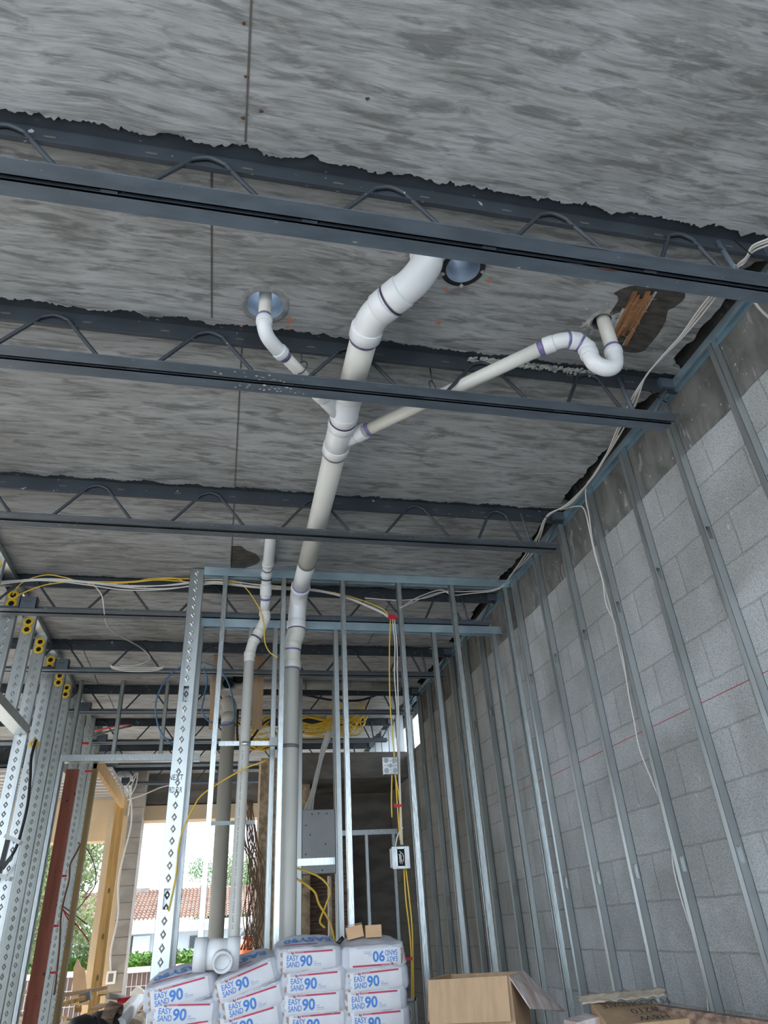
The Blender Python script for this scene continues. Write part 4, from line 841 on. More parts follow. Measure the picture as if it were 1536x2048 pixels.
# yellow branch across pipes and loops beside the tall pipe
cable(A([(395, 1600, 'y', 4.40), (410, 1585, 'y', 4.42), (445, 1562, 'y', 4.44), (490, 1537, 'y', 4.45), (525, 1524, 'y', 4.47), (535, 1521, 'y', 4.52)]), 0.0048, 'cable_y', 'yellow cable slanting across the slim white pipe')
cable(A([(395, 1600, 'y', 4.40), (370, 1650, 'y', 4.40), (358, 1690, 'y', 4.40), (352, 1750, 'y', 4.41), (342, 1800, 'y', 4.42), (337, 1822, 'y', 4.43)]), 0.0045, 'cable_y', 'yellow cable hanging behind the edge of the embossed column')
cable(A([(590, 1736, 'y', 4.80), (605, 1740, 'y', 4.80), (640, 1755, 'y', 4.78), (660, 1780, 'y', 4.76), (652, 1810, 'y', 4.76), (640, 1842, 'y', 4.76), (650, 1856, 'y', 4.76)]), 0.006, 'cable_y', 'upper yellow cable end curling right of the tall pipe')
cable(A([(590, 1756, 'y', 4.80), (610, 1768, 'y', 4.78), (630, 1785, 'y', 4.76), (638, 1808, 'y', 4.75), (655, 1835, 'y', 4.75), (664, 1858, 'y', 4.75), (670, 1885, 'y', 4.76)]), 0.0065, 'cable_y', 'lower yellow cable falling towards the third bag stack')
# blue loop, black cables, tangle
cable(A([(405, 1325, 'y', 5.0), (370, 1330, 'y', 5.0), (335, 1355, 'y', 5.0), (314, 1395, 'y', 5.0), (312, 1430, 'y', 5.0), (322, 1465, 'y', 5.0), (345, 1490, 'y', 5.0)]), 0.0055, 'cable_b', 'big blue cable loop left of the embossed column')
cable(A([(408, 1325, 'y', 5.1), (440, 1340, 'y', 5.1), (460, 1375, 'y', 5.1), (468, 1420, 'y', 5.1), (465, 1445, 'y', 5.1), (440, 1450, 'y', 5.1), (415, 1440, 'y', 5.1), (404, 1420, 'y', 5.1), (408, 1395, 'y', 5.1), (414, 1360, 'y', 5.1), (408, 1335, 'y', 5.1)]), 0.0055, 'cable_b', 'blue cable loop between the column and the slim pipe')
cable(A([(72, 1480, 'y', 6.16), (68, 1492, 'y', 6.13), (62, 1520, 'y', 6.10), (60, 1560, 'y', 6.08), (55, 1610, 'y', 6.06), (42, 1665, 'y', 6.05), (30, 1700, 'y', 6.05), (5, 1738, 'y', 6.05), (-20, 1760, 'y', 6.05)]), 0.011, 'black', 'thick black cable hanging from the yellow grommet')
for k, (dy, n_) in enumerate(((0, 'upper'), (14, 'lower'))):
    cable(A([(560, 1383+dy, 'y', 7.2), (600, 1378+dy*0.8, 'y', 7.2), (660, 1380+dy*1.4, 'y', 7.2), (720, 1378+dy*1.6, 'y', 7.2), (760, 1373+dy, 'y', 7.2), (786, 1369+dy*0.4, 'y', 7.2)]), 0.012, 'black', n_ + ' thick black cable sagging below the grey horizontal pipe')
cable(A([(476, 1420, 'y', 6.6), (474, 1450, 'y', 6.6), (478, 1490, 'y', 6.6), (500, 1480, 'y', 6.6), (518, 1455, 'y', 6.6), (522, 1430, 'y', 6.6), (518, 1412, 'y', 6.6)]), 0.011, 'black', 'black cable loop behind the slim white pipe')
cable(A([(190, 1462, 'y', 8.0), (235, 1452, 'y', 7.8), (262, 1450, 'y', 7.6)]), 0.010, 'cable_r', 'red cable under the far joists at the left')
cable(A([(182, 1475, 'y', 8.0), (220, 1462, 'y', 7.8), (262, 1452, 'y', 7.6)]), 0.010, 'black', 'black cable beside the red one under the far joists')
rnd = random.Random(3)
tang = MB()
for k in range(20):
    x0, x1 = rnd.uniform(585, 640), rnd.uniform(690, 728); y0 = rnd.choice((1430, 1440, 1452, 1470))+rnd.uniform(-6, 6); d_ = rnd.uniform(7.6, 8.4); sag = rnd.uniform(-14, 16)
    P = [at(x0-30, y0+rnd.uniform(-10, 10), 'y', d_), at(x0, y0, 'y', d_), at((x0+x1)/2, y0+sag, 'y', d_), at(x1, y0-6+rnd.uniform(-8, 4), 'y', d_), at(x1+rnd.uniform(-6, 8), y0-40+rnd.uniform(-10, 5), 'y', d_+0.05), at(x1-8+rnd.uniform(-8, 6), y0-72, 'y', d_+0.1)]
    tang.tube(spline(P, 5), 0.0075, 6)
for k in range(16):
    x0 = rnd.uniform(650, 690); d_ = rnd.uniform(7.6, 8.2); tang.tube(spline([at(x0+rnd.uniform(-12, 12), 1375, 'y', d_), at(x0+rnd.uniform(-6, 6), 1410, 'y', d_), at(x0-rnd.uniform(5, 30), 1450, 'y', d_), at(x0-rnd.uniform(20, 60), 1462, 'y', d_)], 5), 0.005, 6)
tag(tang.build('cable_tangle', M['cable_y']), 'tangle of many yellow cables under the far joists', 'cables', kind='stuff')
tang = MB()
for k in range(22):
    y0 = rnd.uniform(1430, 1500); x0 = rnd.uniform(470, 500); tang.tube(spline([at(x0-6, y0-14, 'y', 7.6), at(x0+14, y0+rnd.uniform(-6, 6), 'y', 7.6), at(x0+35, y0+rnd.uniform(-12, 10), 'y', 7.6), at(x0+60, y0-8, 'y', 7.6)], 4), 0.006, 6)
tag(tang.build('cable_tangle', M['cable_y']), 'knot of yellow cables behind the slim white pipe', 'cables', kind='stuff')
tang = MB()
for k in range(14):
    x0 = rnd.uniform(640, 652); tang.tube(spline([at(x0+rnd.uniform(-2, 4)+14, 1460, 'y', 7.0), at(x0, 1500, 'y', 7.0), at(x0-14+rnd.uniform(-6, 4), 1560, 'y', 7.0), at(x0-34+rnd.uniform(-6, 6), 1640, 'y', 7.0), at(x0-48+rnd.uniform(-4, 8), 1700, 'y', 7.0)], 4), 0.0045, 6)
tag(tang.build('cable_drop', M['cable_w']), 'sheaf of pale cables falling behind the tall pipe', 'cables', kind='stuff')
tang = MB()
for k in range(24):
    x0 = rnd.uniform(488, 506); tang.tube(spline([at(x0+rnd.uniform(-4, 6), 1600, 'y', 7.0), at(x0+rnd.uniform(-6, 16), 1680, 'y', 7.0), at(x0+rnd.uniform(-4, 32), 1740, 'y', 7.0), at(x0+rnd.uniform(-4, 34), 1830, 'y', 7.0), at(x0+rnd.uniform(-12, 36), 1900, 'y', 7.0)], 5), 0.0042, 6)
tag(tang.build('cable_drop', M['cable_br']), 'thicket of brown cables hanging right of the slim pipe', 'cables', kind='stuff')
cable(A([(248, 1545, 'y', 11.0), (262, 1600, 'y', 11.0), (262, 1650, 'y', 11.0), (250, 1700, 'y', 11.0), (237, 1760, 'y', 11.0), (236, 1830, 'y', 11.0), (222, 1900, 'y', 11.0), (221, 1945, 'y', 11.0)]), 0.010, 'cable_w', 'pale cable hanging down the block column to a small box')
p = at(222, 1955, 'y', 11.15); o = MB().box(p.x-0.055, p.x+0.055, 11.12, 11.19, p.z-0.07, p.z+0.07).build('outlet_box', M['whitefoam'], bevel=0.004); tag(o, 'small white outlet box low on the block column', 'outlet box')
q = MB(); q.box(p.x-0.03, p.x+0.03, 11.118, 11.122, p.z-0.045, p.z+0.045); q.build('box_opening', M['rubber'], o)
for k, s in enumerate(([(252, 1595), (268, 1560), (275, 1545), (272, 1570), (262, 1590)], [(258, 1590), (250, 1580), (262, 1560), (272, 1545)], [(255, 1600), (290, 1588), (318, 1576), (340, 1570)])):
    cable([at(a_, b_, 'y', 10.4) for a_, b_ in s], 0.008, 'cable_w', ['first', 'second', 'third'][k] + ' pale cable tail dangling over the pine post', group='pale cable tails')
for k, s in enumerate(([(155, 1685), (175, 1700), (190, 1735), (190, 1770), (170, 1800), (150, 1825)], [(122, 1815), (145, 1840), (165, 1865), (178, 1883)], [(122, 1810), (150, 1830), (175, 1850)], [(125, 1818), (140, 1845), (152, 1850)])):
    cable([at(a_, b_, 'y', 7.3) for a_, b_ in s], 0.005, ['cable_br', 'cable_r', 'cable_br', 'cable_r'][k], ['brown wire arching in front of the garden trees', 'red wire fanning out right of the red post', 'brown wire fanning out right of the red post', 'short red wire with a free end by the red post'][k])
cable([at(a_, b_, 'y', 7.25) for a_, b_ in ((160, 1690), (150, 1710), (140, 1730), (138, 1760), (130, 1790), (122, 1830), (120, 1870), (118, 1900), (112, 1960), (108, 1990))], 0.009, 'cable_br', 'dark cable clipped down the stud right of the red post')
for k, (px, py) in enumerate(((126, 1752), (110, 1852), (108, 1945), (177, 1543), (171, 1487))):
    p = at(px, py, 'y', 7.22); q = MB(); q.box(p.x-0.03, p.x+0.03, 7.2, 7.23, p.z-0.008, p.z+0.008); tag(q.build('cable_spacer', M['red']), 'red cable clip right of the red post, %s' % ['upper of three', 'middle of three', 'lowest of three', 'high on the stud', 'highest by the doorway header'][k], 'cable clip', 'red clips near the red post')

# ---------------------------------------------------------------- electrical boxes
p = at(781, 1531, 'y', PY-0.03)
e = empty('junction_box', (p.x, PY-0.03, p.z), 'square steel knockout box on the cable stud', 'electrical box')
a = MB(); a.box(p.x-0.047, p.x+0.047, PY-0.03, PY-0.002, p.z-0.052, p.z+0.052); a.build('body', M['jobox'], e, bevel=0.003)
for (u, v_, r) in ((-.5, .5, .016), (.5, .5, .016), (-.5, -.5, .016), (.5, -.5, .016), (0, 0, .012)):
    k = MB(); n = 16; c = Vector((p.x+u*0.055, PY-0.031, p.z+v_*0.062)); k.tube([c, c+Vector((0, -0.002, 0))], r, n); k.tube([c+Vector((0, -0.001, 0)), c+Vector((0, -0.0035, 0))], r*0.6, n); k.build('knockout', M['galv_dull'], e)
k = MB()
for (u, v_) in ((-.85, 0), (-.45, 0.02), (.85, 0), (.45, .3), (0, .6), (.05, -.6), (0.5, -.05)):
    c = Vector((p.x+u*0.042, PY-0.0306, p.z+v_*0.045)); k.tube([c, c+Vector((0, -0.0008, 0))], 0.003, 8)
k.build('screw_holes', M['black'], e)
p = at(802, 1715, 'y', PY-0.05)
e = empty('switch_box', (p.x, PY-0.05, p.z), 'open steel switch box with bundled wires on the cable stud', 'electrical box')
a = MB()
for (x0, x1, z0, z1) in ((-.052, .052, .045, .058), (-.052, .052, -.058, -.045), (-.052, -.022, -.045, .045), (.022, .052, -.045, .045)): a.box(p.x+x0, p.x+x1, PY-0.05, PY-0.044, p.z+z0, p.z+z1)
a.build('cover_plate', M['jobox'], e)
a = MB()
for (x0, x1, z0, z1) in ((-.025, .025, .045, .05), (-.025, .025, -.05, -.045), (-.027, -.022, -.05, .05), (.022, .027, -.05, .05)): a.box(p.x+x0, p.x+x1, PY-0.056, PY-0.05, p.z+z0, p.z+z1)
a.build('raised_ring', M['galv_flange'], e)
a = MB(); a.box(p.x-0.056, p.x+0.05, PY-0.044, PY-0.004, p.z-0.05, p.z+0.05); a.build('body', M['galv_dull'], e)
a = MB(); a.box(p.x-0.022, p.x+0.022, PY-0.0455, PY-0.0441, p.z-0.045, p.z+0.045); a.build('box_opening', M['blackhole'], e)
a = MB()
for k in range(7): a.tube(spline([p+Vector((rnd.uniform(-.014, .014), 0.003, rnd.uniform(.0, .035))), p+Vector((rnd.uniform(-.016, .016), -0.001, rnd.uniform(-.02, .02))), p+Vector((rnd.uniform(-.014, .014), 0.002, rnd.uniform(-.035, -.01)))], 5), 0.0022, 6)
tag(a.build('wires', M['cable_w'], e), kind='stuff')
# conduit box at the foot, right of the bags
p = at(822, 2030, 'y', 4.0); e = empty('conduit_box', p, 'grey box with looped cable right of the bag stacks', 'electrical box')
a = MB(); a.box(p.x-0.06, p.x+0.03, 4.0, 4.01, p.z+0.055, p.z+0.066); a.box(p.x+0.022, p.x+0.034, 4.0, 4.01, p.z-0.14, p.z+0.066); a.box(p.x-0.06, p.x+0.03, 4.03, 4.04, p.z-0.14, p.z+0.06); a.build('frame', M['galv_dull'], e)
a = MB(); a.tube([p+Vector((-0.015+0.02*math.cos(t), 0.01, 0.0+0.035*math.sin(t))) for t in [2*PI*k/18 for k in range(19)]], 0.004, 8); a.build('cable_loop', M['cable_w'], e)

# ---------------------------------------------------------------- bags of setting compound
BWD, BD, BH = 0.322, 0.27, 0.108
Pw = 7.0
def bag_y(u, v):  # front surface depth for u,v in -1..1
    s = max(0.0, 1 - abs(u)**Pw - abs(v)**(Pw*0.7)); return -BD/2 * s**(1/Pw)
def dome_(x, y, d):
    return d * max(0, 1-(abs(x)/(BWD/2))**3) * max(0.0, min(1.0, (y+BD/2-0.03)/0.12))
def bag_mesh(seed, dome=0, ds=1):
    n = 16; mb = MB(); idx = {}
    vs = []; fs = []
    def vid(c):
        k = tuple(round(a, 5) for a in c)
        if k not in idx:
            x, y, z = c; nn = (abs(x)**Pw + abs(y)**Pw + abs(z)**(Pw*0.7))
            s = nn**(-1/Pw) if nn > 0 else 1; px, py, pz = x*s*BWD/2, y*s*BD/2, z*s*BH/2
            q = Vector((px*16, py*16, pz*34+seed*11)); dn = noise.noise(q)*0.007 + noise.noise(q*2.7)*0.004
            endw = max(0, abs(x)-0.6)*2.0; front = 1 if (y < -0.95 and abs(x) < 0.8 and abs(z) < 0.8) else 0
            pz += noise.noise(Vector((px*30, py*9, seed)))*0.006*endw
            if not front: px += dn; pz += dn
            py += 0 if front else dn
            if dome and pz*ds > 0: pz += ds*dome_(px, py, dome)
            idx[k] = len(vs); vs.append((px, py, pz))
        return idx[k]
    for ax in range(3):
        for sg in (-1, 1):
            for i in range(n):
                for j in range(n):
                    q = []
                    for (a, b) in ((i, j), (i+1, j), (i+1, j+1), (i, j+1)):
                        c = [0, 0, 0]; c[ax] = sg; c[(ax+1) % 3] = math.sin((-1+2*a/n)*PI/2*0.999)/math.sin(PI/2*0.999); c[(ax+2) % 3] = math.sin((-1+2*b/n)*PI/2*0.999)/math.sin(PI/2*0.999)
                        q.append(vid(c))
                    fs.append(tuple(q))
    mb.add(vs, fs, True); return mb
def on_front(x, z, off): return (x, bag_y(x/(BWD/2), z/(BH/2)) - off, z)
def grid_patch(mb, x0, x1, z0, z1, off, nx=24, nz=6):
    vs = [on_front(x0+(x1-x0)*i/nx, z0+(z1-z0)*j/nz, off) for j in range(nz+1) for i in range(nx+1)]
    mb.add(vs, [(j*(nx+1)+i, j*(nx+1)+i+1, (j+1)*(nx+1)+i+1, (j+1)*(nx+1)+i) for j in range(nz) for i in range(nx)], True)
def txt_patch(mb, s, size, x, z, off, width=None, flip=False, bold=0.0):
    v, f, wd = text_mesh(s, size, None, bold=bold); k = (width/wd) if width else 1
    mb.add([on_front(x+a.x*k, z+a.y, off) for a in v], f)
def build_bag(seed, dome=0, ds=1):
    e = empty('compound_bag', (0, 0, 0), 'bag', 'bag', 'bags of joint compound in four stacks')
    bag_mesh(seed, dome, ds).build('sack', M['bag'], e)
    a = MB(); grid_patch(a, -0.128, 0.118, -0.043, 0.044, 0.0015); a.build('front_label', M['bag_label'], e)
    a = MB(); grid_patch(a, -0.139, -0.129, -0.043, 0.043, 0.0012, 2, 6); a.build('tape_strip', M['tape'], e)
    a = MB(); txt_patch(a, 'EASY', 0.030, -0.112, 0.000, 0.0026, 0.056, bold=0.0004); txt_patch(a, 'SAND', 0.030, -0.112, -0.0255, 0.0026, 0.060, bold=0.0004); txt_patch(a, '90', 0.058, -0.050, -0.0235, 0.0026, 0.058, bold=0.0016)
    txt_patch(a, 'joint', 0.008, 0.014, -0.012, 0.0026); txt_patch(a, 'compound', 0.008, 0.014, -0.020, 0.0026); a.build('blue_lettering', M['ink_blue'], e)
    a = MB(); grid_patch(a, -0.072, 0.104, 0.027, 0.034, 0.0024, 20, 2)
    a.add([on_front(x, z, 0.0026) for x, z in ((-0.090, 0.036), (-0.083, 0.032), (-0.083, 0.022), (-0.090, 0.027))], [(0, 1, 2, 3)]); a.build('red_stripe', M['ink_red'], e)
    a = MB(); txt_patch(a, 'USG', 0.011, -0.112, 0.0275, 0.0026); a.add([on_front(x, z, 0.0026) for x, z in ((-0.082, 0.032), (-0.076, 0.035), (-0.076, 0.026), (-0.082, 0.022))], [(0, 1, 2, 3)])
    txt_patch(a, 'compuesto para juntas', 0.004, 0.014, -0.026, 0.0026); a.build('grey_lettering', M['ink_grey'], e)
    a = MB(); txt_patch(a, 'SHEETROCK', 0.006, -0.068, 0.0285, 0.0032, 0.036); a.build('stripe_lettering', M['ink_white'], e)
    # printing on the top face, seen upside down
    a = MB(); v, f, wd = text_mesh('EASY90', 0.06, None, bold=0.0012)
    def top(x, y, off=0.0018):
        u, w_ = x/(BWD/2), y/(BD/2); s = max(0.0, 1-abs(u)**Pw-abs(w_)**Pw); return (x, y, BH/2*s**(1/(Pw*0.7)) + off + 0.0035 + (dome_(x, y, dome) if ds > 0 else 0))
    a.add([top(0.115 - q.x*0.23/wd, -0.03 - q.y) for q in v], f); a.build('top_lettering', M['ink_blue'], e)
    a = MB(); nx = 16
    vs = [top(-0.12+0.16*i/nx, -0.098+0.006*j, 0.002) for j in range(2) for i in range(nx+1)]; a.add(vs, [(i, i+1, nx+2+i, nx+1+i) for i in range(nx)]); a.build('top_stripe', M['ink_red'], e)
    return e
protos = [build_bag(k) for k in range(3)]; top_bag = build_bag(5, 0.045); flip_bag = build_bag(6, 0.04, -1); fresh = {top_bag.name, flip_bag.name}
stacks = [  # (px, py, tilt degrees, flipped)
    ('first', [(362, 1985, 10, 0), (369, 2027, -3, 0), (366, 2068, 4, 0), (368, 2108, 0, 0)]),
    ('second', [(494, 1961, 17, 0), (507, 2004, 12, 0), (500, 2046, 10, 0), (500, 2086, 5, 0)]),
    ('third', [(619, 1919, 0, 0), (631, 1964, 1, 0), (628, 2006, 0, 0), (634, 2047, 0, 0), (631, 2088, 0, 0)]),
    ('fourth', [(749, 1915, 0, 1), (754, 1959, 2, 0), (752, 2001, 0, 0), (756, 2043, 0, 0), (754, 2084, 0, 0)])]
used = 0; YF = 3.92
lvl = ['top', 'second from top', 'third from top', 'fourth from top', 'lowest']
zmin = 9
for sname, bags in stacks:
    for k, (px, py, tilt, fl) in enumerate(bags):
        p = at(px, py, 'y', YF - BD/2); lab = '%s bag of the %s stack from the left, white paper with blue lettering' % (lvl[k], sname)
        if sname == 'first' and k == 0: lab = 'top bag of the first stack, tilted, under the white tee fitting'
        if sname == 'second' and k == 0: lab = 'steeply tilted top bag of the second stack from the left'
        if sname == 'fourth' and k == 0: lab = 'upside-down top bag of the fourth stack, carrying two small cartons'
        src = protos[used % 3]
        if k == 0 or fl: src = flip_bag if fl else top_bag
        if k == 0 and src.name in fresh: fresh.discard(src.name); o = src; used -= 1; o.location = (p.x, YF, p.z); tag(o, lab)
        elif k and used < 3: o = src; o.location = (p.x, YF, p.z); tag(o, lab)
        else: o = copy_tree(src, (p.x, YF, p.z), label=lab)
        o.rotation_euler = (0, math.radians(-tilt + (180 if fl else 0)), math.radians(rnd.uniform(-2.5, 2.5))); used += 1; zmin = min(zmin, p.z)
ptop = zmin - BH/2 - 0.012
o = empty('work_table', (0.6, 3.7, FLOOR), 'low wooden work table carrying the bags and boxes, below the picture', 'table')
MB().box(-0.45, 2.02, 3.0, 4.2, ptop-0.04, ptop).build('tabletop', M['lumber_old'], o)
for (x, y) in ((-0.4, 3.05), (-0.4, 4.15), (1.95, 3.05), (1.95, 4.15)): MB().box(x-0.04, x+0.04, y-0.04, y+0.04, FLOOR+0.002, ptop-0.04).build('leg', M['lumber_old'], o)
# white tee fitting on top of the first two stacks
c = at(434, 1908, 'y', 3.76); e = empty('tee_fitting', c, 'white plastic tee fitting lying on top of the tilted bags', 'fitting')
ax = Vector((0.99, -0.05, -0.03)).normalized(); r = 0.064
def hollow(mb, p, q, ro, ri, n=32):
    p, q = Vector(p), Vector(q); d_ = (q-p).normalized(); mb.tube([p, q], ro, n, cap=False); m0 = len(mb.v); mb.tube([p, q], ri, n, cap=False)
    a0 = m0-2*n
    mb.f += [(a0+k, a0+(k+1) % n, m0+(k+1) % n, m0+k) for k in range(n)] + [(a0+n+k, a0+n+(k+1) % n, m0+n+(k+1) % n, m0+n+k) for k in range(n)]; mb.sm += [False]*(2*n)
a = MB(); hollow(a, c-ax*0.10, c-ax*0.045, r*1.0+0.003, r*0.9); hollow(a, c+ax*0.045, c+ax*0.10, r+0.003, r*0.9); a.tube([c-ax*0.046, c+ax*0.046], r*0.94, 32)
a.build('body', M['pvc'], e)
br = Vector((0.10, -1, -0.32)).normalized(); a = MB(); a.tube([c+ax*0.015, c+ax*0.015+br*0.075], 0.040, 28); hollow(a, c+ax*0.015+br*0.072, c+ax*0.015+br*0.108, 0.0425, 0.036); a.build('branch_socket', M['pvc'], e)
# small cartons on the fourth stack
for k, (px, py, ang, lab) in enumerate(((711, 1862, 0.22, 'open small brown carton on the fourth bag stack, left of its twin'), (748, 1864, 0.0, 'closed small brown carton on the fourth bag stack, right of its twin'))):
    p = at(px, py, 'y', 3.87); z0 = at(752, 1886, 'y', 3.9).z; 
    e = empty('small_carton', (p.x, 3.9, z0), lab, 'carton')
    u = Vector((math.cos(ang*0.7), 0, math.sin(ang*0.7))); v_ = Vector((0.1, 1, 0)).normalized(); w_ = Vector((-math.sin(ang*0.7), 0, math.cos(ang*0.7))); cc = Vector((p.x, 3.90, p.z-0.004+0.008*k))
    a = MB(); a.obox(cc, u*0.040, v_*0.04, w_*(0.026)); a.build('body', M['card_l'], e, bevel=0.001)
    if k == 0: a = MB(); a.obox(cc+w_*0.031+u*0.004+v_*0.01, u*0.036, v_*0.035, w_*0.0015+v_*0.0); a.build('flap', M['card'], e)
# marker cap between stacks
p = at(681, 1882, 'y', 3.86); a = MB(); a.tube([p+Vector((-0.016, 0, -0.012)), p+Vector((0.014, 0, 0.014))], 0.010, 12); tag(a.build('marker_cap', M['black']), 'small black tube end between the third and fourth bag stacks', 'tube')
# flat offcut under the tee
p = at(400, 1935, 'y', 3.85); a = MB(); a.obox(p, (0.09, 0, 0.03), (0, 0.02, 0), (0, 0, 0.003)); tag(a.build('metal_offcut', M['galv_dull']), 'grey metal strip wedged under the tee fitting', 'strip')

# ---------------------------------------------------------------- cardboard boxes and plank
YC = 3.15; TH = math.radians(33)
K = at(1018, 1953, 'y', YC); U = Vector((-math.cos(TH), math.sin(TH), 0)); W_ = Vector((math.sin(TH), math.cos(TH), 0)); Zv = Vector((0, 0, 1))
e = empty('cardboard_box', (K.x, K.y, ptop), 'open brown cardboard box with a plaster smeared flap', 'box')
LU, LW, HB = 0.335, 0.30, K.z - ptop
def panel(mb, p, a_, b_, t_=0.004):
    a_, b_ = Vector(a_), Vector(b_); n_ = a_.cross(b_).normalized()*t_; q_ = [p, p+a_, p+a_+b_, p+b_]; mb.add(q_ + [v+n_ for v in q_], [(0, 1, 2, 3), (7, 6, 5, 4), (0, 4, 5, 1), (1, 5, 6, 2), (2, 6, 7, 3), (3, 7, 4, 0)])
a = MB(); panel(a, K-Zv*HB, U*LU, Zv*HB); panel(a, K-Zv*HB+U*LU, W_*LW, Zv*HB); panel(a, K-Zv*HB+W_*LW, U*LU, Zv*HB); panel(a, K-Zv*HB, W_*LW, Zv*HB); panel(a, K-Zv*(HB-0.001), U*LU, W_*LW); a.build('body', M['card'], e)
a = MB(); panel(a, K-W_*0.007+U*0.006+Zv*0.003, U*(LU-0.004)-Zv*0.004, -Zv*0.145-W_*0.022); a.build('front_flap', M['card_l'] if False else M['card'], e)
a = MB(); F1, F2 = at(1130, 2022, 'y', YC+0.20), at(1062, 2017, 'y', YC-0.02); q_ = [K+Zv*0.003, K+W_*LW+Zv*0.003, F1, F2]; n_ = (q_[1]-q_[0]).cross(q_[3]-q_[0]).normalized()*0.004
a.add(q_+[v+n_ for v in q_], [(0, 1, 2, 3), (7, 6, 5, 4), (0, 4, 5, 1), (1, 5, 6, 2), (2, 6, 7, 3), (3, 7, 4, 0)]); a.build('side_flap', M['card_w'], e)
a = MB(); panel(a, K+U*(LU+0.002)+Zv*0.002, W_*LW, -Zv*0.14+U*0.012); a.build('left_flap', M['card_l'], e)
# handle of a trolley behind the box
p = at(880, 1985, 'y', 3.6); a = MB(); a.tube(spline([p+Vector((0.02, 0, 0.03)), p+Vector((-0.01, 0, 0.03)), p+Vector((-0.018, 0, 0.015)), p+Vector((-0.01, 0, 0.0)), p+Vector((0.02, 0, -0.002))], 5), 0.0045, 8)
a.tube([p+Vector((0.03, 0, -0.025)), p+Vector((-0.02, 0, -0.028)), p+Vector((-0.024, 0, -0.2))], 0.0045, 8); tag(a.build('wire_handle', M['black']), 'black bent wire handle left of the open cardboard box', 'handle')
# taped box with marker writing
YD = 2.75
q0, q1 = at(1178, 1998, 'y', YD+0.28), at(1325, 2003, 'y', YD+0.28); q2, q3 = at(1388, 2044, 'y', YD), at(1215, 2044, 'y', YD)
e = empty('taped_box', (q0+q2)/2, 'worn brown box with upside-down marker writing on its lid', 'box')
zt2 = (q2.z+q3.z)/2
a = MB(); vs = [(q3.x, YD, zt2), (q2.x, YD, zt2), (q1.x, YD+0.28, q1.z-0.006), (q0.x, YD+0.28, q0.z-0.006)]; vs += [(x, y, ptop+0.0) for x, y, z in vs]
a.add(vs, [(0, 1, 2, 3), (7, 6, 5, 4), (0, 1, 5, 4), (1, 2, 6, 5), (2, 3, 7, 6), (3, 0, 4, 7)]); a.build('body', M['card'], e, bevel=0.003)
w0, w1, w2 = Vector(vs[0]), Vector(vs[1]), Vector(vs[3]); a = MB(); eu, ev = (w1-w0), (w2-w0); nn = eu.cross(ev).normalized()
for txt, u0, v0, wd_, hh in (('FT LAUDERDALE', 0.95, 0.80, 0.85, 0.26), ('#210', 0.72, 0.50, 0.34, 0.26), ('H&W', 0.76, 0.22, 0.36, 0.24)):
    v, f, tw = text_mesh(txt, 1.0, None); a.add([w0 + eu*(u0 - q.x/tw*wd_) + ev*(v0 - q.y*hh) + nn*0.002 for q in v], f)
a.build('marker_writing', M['ink_black'], e)
a = MB(); nx, ny = 16, 5; vs = []
for j in range(ny+1):
    for i in range(nx+1):
        u, v_ = -0.12+1.1*i/nx+0.03*math.sin(j*2.3), 0.84+(0.20+0.06*noise.noise(Vector((i*0.7, 3, 1))))*j/ny; p = w0+eu*u+ev*v_+nn*(0.004+0.02*abs(noise.noise(Vector((i*0.5, j*0.8, 2)))) + (0.012 if j > 2 else 0)); vs.append(p)
a.add(vs, [(j*(nx+1)+i, j*(nx+1)+i+1, (j+1)*(nx+1)+i+1, (j+1)*(nx+1)+i) for j in range(ny) for i in range(nx)], True); o = a.build('torn_wrap', M['film'], e)
s_ = o.modifiers.new('thick', 'SOLIDIFY'); s_.thickness = 0.002
p = at(1165, 2035, 'y', YD+0.2); a = MB(); a.obox(p+Vector((0, 0, -0.03)), (0.05, 0, 0.006), (0, 0.06, 0), (-0.004, 0, 0.03)); tag(a.build('plaster_scrap', M['card_w'], bevel=0.006), 'white smeared scrap beside the worn box', 'scrap')
g0, g1 = at(1320, 2010, 'y', 2.9), at(1560, 2048, 'y', 2.35); a = MB(); a.bar(g0+Vector((0, 0.02, -0.045)), g1+Vector((0.05, -0.05, -0.05)), 0.04, 0.09); tag(a.build('wooden_plank', M['lumber_old'], bevel=0.002), 'weathered plank on edge at the lower right', 'plank')

# ---------------------------------------------------------------- debris heap at the lower left
hp = MB(); nx, ny = 30, 24; vs = []
for j in range(ny+1):
    for i in range(nx+1):
        x, y = -3.6+3.6*i/nx, 7.4+3.6*j/ny; ee = min(i, nx-i, j, ny-j)/5; h = min(1, ee)*(0.80+0.16*noise.noise(Vector((x*2.2, y*2.2, 0)))+0.08*noise.noise(Vector((x*8, y*8, 1)))); vs.append((x, y, FLOOR+0.003+h))
hp.add(vs, [(j*(nx+1)+i, j*(nx+1)+i+1, (j+1)*(nx+1)+i+1, (j+1)*(nx+1)+i) for j in range(ny) for i in range(nx)])
tag(hp.build('rubble_heap', mat('rubble', (0.72, 0.60, 0.45), 0.9, 0, 0.5, 9)), 'heap of building rubble at the lower left', 'rubble', kind='stuff')
def lying(px0, py0, px1, py1, y0, y1, w_, h_, m, name, label, cat, round_=False):
    p, q = at(px0, py0, 'y', y0), at(px1, py1, 'y', y1); a = MB()
    if round_: a.tube([p, q], w_/2, 16)
    else: a.bar(p, q, w_, h_)
    return tag(a.build(name, M[m]), label, cat)
lying(240, 2050, 280, 2000, 7.6, 8.3, 0.10, 0, 'pvc', 'scrap_pipe', 'thick pale pipe lying on the rubble left of the bags', 'pipe', True)
lying(215, 2050, 268, 1995, 7.7, 8.5, 0.05, 0, 'whitefoam', 'scrap_pipe', 'thin white tube beside the thick pale pipe', 'pipe', True)
